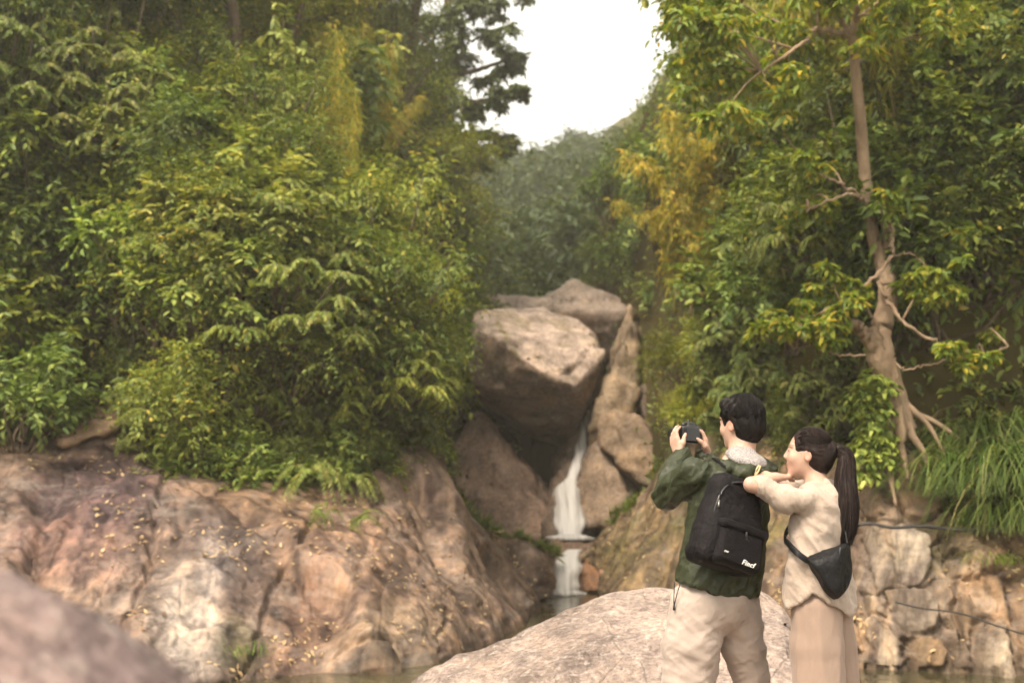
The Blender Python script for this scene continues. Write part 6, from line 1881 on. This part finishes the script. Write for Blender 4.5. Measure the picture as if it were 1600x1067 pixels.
# ------------------------------------------------------------------ the woman leaning on his shoulder
DW = 5.66
def WP(px, py, dy=0.0):
    return P(px, py, DW + dy)
def build_woman():
    fT, lT, u = frame_of((-0.82, 0.57))
    fH, lH, _ = frame_of((-0.95, 0.3))
    fH = unit(fH + arr(0, 0, 0.1)); uH = unit(np.cross(fH, lH)); 
    if uH[2] < 0: uH = -uH
    C = WP(1263, 708, 0.02); sc = 0.93
    sL, eL, wL = WP(1254, 782, -0.11), WP(1174, 757, -0.1), WP(1212, 746, 0.0)
    sR, eR, wR = WP(1296, 776, 0.13), WP(1206, 758, 0.22), WP(1196, 744, 0.0)
    neck, chest, waist = WP(1279, 758, 0.0), WP(1282, 820, 0.0), WP(1284, 900, 0.0)
    kneeL, ankL = WP(1282, 1085, -0.05), WP(1288, 1215, -0.05); ankL[2] = GZ0 + 0.08
    kneeR, ankR = WP(1316, 1085, 0.1), WP(1318, 1215, 0.12); ankR[2] = GZ0 + 0.08
    hipL, hipR = WP(1276, 950, -0.06), WP(1298, 950, 0.06)
    s = Sdf(arr(WP(1150, 700)[0], DW - 0.4, GZ0 - 0.02), arr(WP(1370, 700)[0], DW + 0.42, WP(1250, 660)[2]), 0.0048)
    head(s, C, fH, lH, uH, sc)
    s.cone(C - u * 0.07 - fH * 0.02, neck - u * 0.02, 0.046, 0.052, 0.025)
    s.chain([neck - u * 0.05, chest, waist], [0.065, 0.095, 0.085], 0.04)
    s.cone(sL, sR, 0.042, 0.042, 0.04)
    s.chain([sL, eL, wL], [0.04, 0.032, 0.024], 0.015)
    s.chain([sR, eR, wR], [0.043, 0.035, 0.0255], 0.015)
    s.chain([waist, hipL, kneeL, ankL], [0.085, 0.065, 0.05, 0.036], 0.03)
    s.chain([waist, hipR, kneeR, ankR], [0.085, 0.06, 0.05, 0.036], 0.03)
    for a in (ankL, ankR): s.cone(a - u * 0.03, a + fT * 0.13 - u * 0.05, 0.032, 0.022, 0.02)
    hand(s, wL, unit(wL - eL) + arr(0, 0.2, -0.1), arr(0, 0.2, -1), arr(0, 1, 0.1), (0.15, 0.4, 0.3), 0.82)
    hand(s, wR, arr(-0.75, -0.55, -0.12), arr(0, 0, -1), arr(0.3, -1, 0), (0.2, 0.4, 0.3), 0.82)
    root = sdf_obj('person', s, M_SKIN, None, 2, None, 'woman in a beige blouse leaning her arms on the man\'s shoulder', None, skin_tone(C, fH, lH, uH, sc))
    root['category'] = 'person'
    # hair drawn back
    A = np.array([lH, fH, uH])
    h = Sdf(C - 0.17, C + 0.2, 0.004)
    h.ell(C - fH * 0.014 + uH * 0.02, arr(0.076, 0.096, 0.097) * 1.0, A, 0.01)
    h.ell(C - fH * 0.055 - uH * 0.02, arr(0.066, 0.056, 0.075), A, 0.03)
    h.ell(C - fH * 0.095 + uH * 0.02, arr(0.03, 0.03, 0.03), A, 0.03)
    h.ell(C + fH * 0.125 - uH * 0.02, arr(0.1, 0.085, 0.115), A, 0.008, 'sub')
    for k in (-1, 1):
        h.ell(C + lH * 0.085 * k + fH * 0.02 - uH * 0.05, arr(0.04, 0.04, 0.062), A, 0.008, 'sub')
    h.ell(C - fH * 0.0 - uH * 0.135, arr(0.09, 0.09, 0.06), A, 0.006, 'sub')
    hr = sdf_obj('hair', h, M_HAIRW, root, 1, lambda V: 0.0016 * fbm(np.stack([(V @ fH) * 14, (V @ lH) * 80, V[:, 2] * 80], -1), 2, 5))
    tie = C - fH * 0.112 + uH * 0.024
    def wpath(d, r):
        rad = arr(0.076, 0.096, 0.097) * (1.0 + 0.025 * r.rand())
        e1 = arr(0, -1, 0.1)
        pts = []
        for q in np.linspace(0, 0.7 + 0.25 * r.rand(), 7):
            e = unit(d * (1 - q) + e1 * q + arr(0.02, 0.0, 0.02) * r.normal())
            pts.append(C - fH * 0.014 + uH * 0.02 + lH * e[0] * rad[0] + fH * e[1] * rad[1] + uH * e[2] * rad[2])
        return np.array(pts)
    strands('hair_strands', C, A, None, hr, M_HAIRW, 900, 9, wpath, lambda d: d[2] > -0.1 and d[1] < 0.62 and d[1] > -0.6 and not (abs(d[0]) > 0.8 and d[2] < 0.2 and d[1] > -0.3), 0.0014)
    g = Geo(); g.tube([tie + fH * 0.008, tie - fH * 0.008], [0.021, 0.021], 14)
    obj('hair_tie', g.mesh('hair_tie', M_PLASTIC, True), hr)
    # ponytail: a bundle that swings out and hangs down the back
    ct = np.array([tie + fH * 0.012, tie - fH * 0.022 - u * 0.002, tie - fH * 0.048 - u * 0.035, WP(1321, 752, -0.05), WP(1323, 792, -0.075), WP(1322, 830, -0.085), WP(1318, 862, -0.085)])
    p = catmull(ct, 60); rw = catmull(np.array([0.018, 0.027, 0.037, 0.046, 0.05, 0.043, 0.014]), 60)
    T = unit(np.gradient(p, axis=0)); A2 = unit(np.cross(T, arr(0, 1, 0))); B2 = np.cross(A2, T)
    n = 64
    a = np.linspace(0, 2 * np.pi, n, endpoint=False)
    ang = a[None, :] + np.linspace(0, 0.8, 60)[:, None]
    sub = 1 + 0.07 * perlin(np.stack([np.cos(ang) * 5, np.sin(ang) * 5, np.linspace(0, 2.2, 60)[:, None] + 0 * ang], -1), 3) + 0.08 * perlin(np.stack([np.cos(ang) * 13, np.sin(ang) * 13, np.linspace(0, 2.5, 60)[:, None] + 0 * ang], -1), 4)
    V = p[:, None] + (A2[:, None] * np.cos(a)[None, :, None] + B2[:, None] * np.sin(a)[None, :, None] * 0.75) * (rw[:, None] * sub)[..., None]
    V = np.concatenate([V, V[:, :1]], 1)
    gg = Geo(); gg.add(V.reshape(-1, 3), q=grid_faces(*V.shape[:2], flip=True))
    rk = np.random.RandomState(6)
    for k in range(420):                                   # single strands, loose at the tips
        th = rk.rand() * 6.28; rr_ = 0.75 + 0.32 * rk.rand(); i0 = rk.randint(2, 30); i1 = min(59, i0 + rk.randint(24, 56))
        q = p[i0:i1] + (A2[i0:i1] * math.cos(th) + B2[i0:i1] * math.sin(th) * 0.75) * (rw[i0:i1] * rr_)[:, None]
        q = q[::4] + 0.0012 * rk.normal(size=q[::4].shape)
        q = np.concatenate([q, q[-1:] + (q[-1] - q[-2]) * (0.4 + 1.2 * rk.rand())])
        gg.tube(q, np.linspace(0.0016, 0.0007, len(q)), 3)
    obj('ponytail', gg.mesh('ponytail', M_HAIRW, True), hr)
    # blouse
    yaw = math.atan2(lT[1], lT[0]) + math.pi
    b = Sdf(arr(WP(1160, 700)[0], DW - 0.36, WP(1250, 975)[2]), arr(WP(1362, 700)[0], DW + 0.4, WP(1250, 735)[2]), 0.0058)
    S = []
    for py, x0, x1, hd in [(756, 1262, 1298, 0.045), (762, 1252, 1310, 0.07), (772, 1244, 1320, 0.095), (790, 1238, 1325, 0.11), (820, 1236, 1324, 0.112), (850, 1233, 1324, 0.112), (880, 1230, 1328, 0.118), (910, 1228, 1332, 0.135), (940, 1226, 1334, 0.142), (972, 1225, 1335, 0.142)]:
        q = WP((x0 + x1) / 2, py); w = (x1 - x0) / 2 / 353.0
        S.append((q[2], q[0], q[1], math.sqrt(max(4e-4, w * w - (hd * 0.82) ** 2)) / 0.57 if w > hd * 0.9 else w * 1.25, hd))
    b.loft(S, yaw, 0.03, 2.2)
    b.chain([sL, WP(1228, 780, -0.11), WP(1200, 768, -0.105)], [0.055, 0.049, 0.042], 0.03)
    b.chain([WP(1203, 768, -0.105), WP(1192, 763, -0.103)], [0.045, 0.043], 0.006)
    b.chain([sR, WP(1240, 768, 0.2), WP(1216, 760, 0.215)], [0.062, 0.055, 0.047], 0.03)
    b.chain([WP(1272, 757, -0.05), WP(1290, 757, -0.02), WP(1296, 757, 0.04)], [0.016, 0.018, 0.016], 0.02)
    hx = [WP(x, 940)[0] for x in (1224, 1238, 1256, 1290, 1316, 1336)]; hzz = [WP(1250, y)[2] for y in (948, 940, 921, 940, 960, 957)]
    b.cut(lambda X, Y, Z: (np.interp(X.ravel(), hx, hzz)[:, None, None] - Z + 0 * Y).astype(np.float32))
    slv = WP(1196, 765, -0.1)
    def bd(V):
        q = np.stack([V[:, 0] * 8 - V[:, 2] * 5, V[:, 1] * 7, V[:, 2] * 8 + V[:, 0] * 7], -1)
        q2 = np.stack([V[:, 0] * 3.5 - V[:, 2] * 3.5, V[:, 1] * 5, V[:, 2] * 9 + V[:, 0] * 13], -1)
        d = 0.005 * (ridged(q, 1, 24) - 0.5) + 0.014 * (ridged(q2, 2, 26, 0.35) - 0.5) + 0.001 * fbm(V * 16, 2, 29)
        cuff = np.exp(-(np.linalg.norm(V - slv, axis=1) / 0.07) ** 2)
        return d + cuff * 0.007 * (ridged(np.stack([V[:, 0] * 55, V[:, 1] * 12, V[:, 2] * 14], -1), 2, 27) - 0.5)
    sdf_obj('blouse', b, M_LINEN, root, 2, bd)
    tr = Sdf(arr(WP(1215, 900)[0], DW - 0.3, GZ0 + 0.01), arr(WP(1362, 900)[0], DW + 0.36, WP(1250, 890)[2]), 0.0068)
    tr.ell(WP(1281, 928, 0.0), arr(0.115, 0.115, 0.135), np.array([lT, fT, u]), 0.04)
    tr.chain([WP(1276, 950, -0.05), WP(1277, 1010, -0.055), WP(1281, 1085, -0.06), ankL + u * 0.0], [0.104, 0.107, 0.106, 0.11], 0.015)
    tr.chain([WP(1297, 950, 0.05), WP(1305, 1010, 0.07), WP(1312, 1085, 0.1), ankR + u * 0.0], [0.09, 0.088, 0.085, 0.1], 0.012)
    def td(V):
        q = np.stack([V[:, 0] * 9, V[:, 1] * 9, V[:, 2] * 1.6], -1)
        return 0.008 * (ridged(q, 2, 34) - 0.5) + 0.003 * fbm(V * 9, 2, 39)
    sdf_obj('trousers', tr, M_TAUPE, root, 2, td)
    shoes(root, [arr(ankL[0], ankL[1], GZ0), arr(ankR[0], ankR[1], GZ0)], fT)
    return root

def build_sling():
    ol = [(1256, 873), (1272, 871), (1296, 864), (1316, 850), (1326, 846), (1331, 870), (1331, 896), (1324, 922), (1312, 936), (1302, 937), (1286, 920), (1270, 898)]
    cx, cy_ = 1302, 893
    base = WP(1302, 937, -0.16)
    pts = []
    for x, y in ol:
        dd = -0.18 + 0.08 * max(0, (x - 1312) / 20.0)
        pts += [WP(cx + (x - cx) * 0.7, cy_ + (y - cy_) * 0.72, dd - 0.055), WP(x, y, dd), WP(cx + (x - cx) * 0.93, cy_ + (y - cy_) * 0.93, dd + 0.05)]
    me = hull_rock('bag_body', [p - base for p in pts], M_BAG2, (1, 1, 1), 0.012, 0.006, 41, 3, None, 14.0, 0.6, 0.008, 0.0)
    root = obj('sling_bag', None, None, 'black crescent sling bag on the woman\'s back', 'bag', loc=base)
    obj('bag_body', me, root)
    for pts, w in (([WP(1262, 876, -0.17), WP(1246, 864, -0.165), WP(1232, 849, -0.1), WP(1226, 842, 0.0), WP(1232, 826, 0.12), WP(1262, 790, 0.2), WP(1296, 762, 0.16), WP(1306, 766, 0.08), WP(1312, 790, -0.03), WP(1318, 822, -0.09), WP(1323, 850, -0.13)], 0.013),):
        q = catmull(np.array(pts) - base, 60)
        T, A, B = frame_rows(np.gradient(q, axis=0))
        c0 = np.array([0.0, 0.0, 0.0])
        V = np.stack([q + B * w * sx + A * 0.004 * sy for sx, sy in ((-1, -1), (1, -1), (1, 1), (-1, 1))], 1)
        V = np.concatenate([V, V[:, :1]], 1)
        obj('strap', mesh_np('strap', V.reshape(-1, 3), [grid_faces(*V.shape[:2])], M_BAG2, True), root)
    g = Geo(); g.tube([WP(1313, 853, -0.2) - base, WP(1312, 868, -0.215) - base, WP(1314, 882, -0.215) - base], 0.003, 6, n=8)
    obj('zip', g.mesh('zip', M_PLASTIC, True), root)
    return root

man, fM, lM = build_man()
build_backpack(fM, lM)
build_camera()
build_woman()
build_sling()
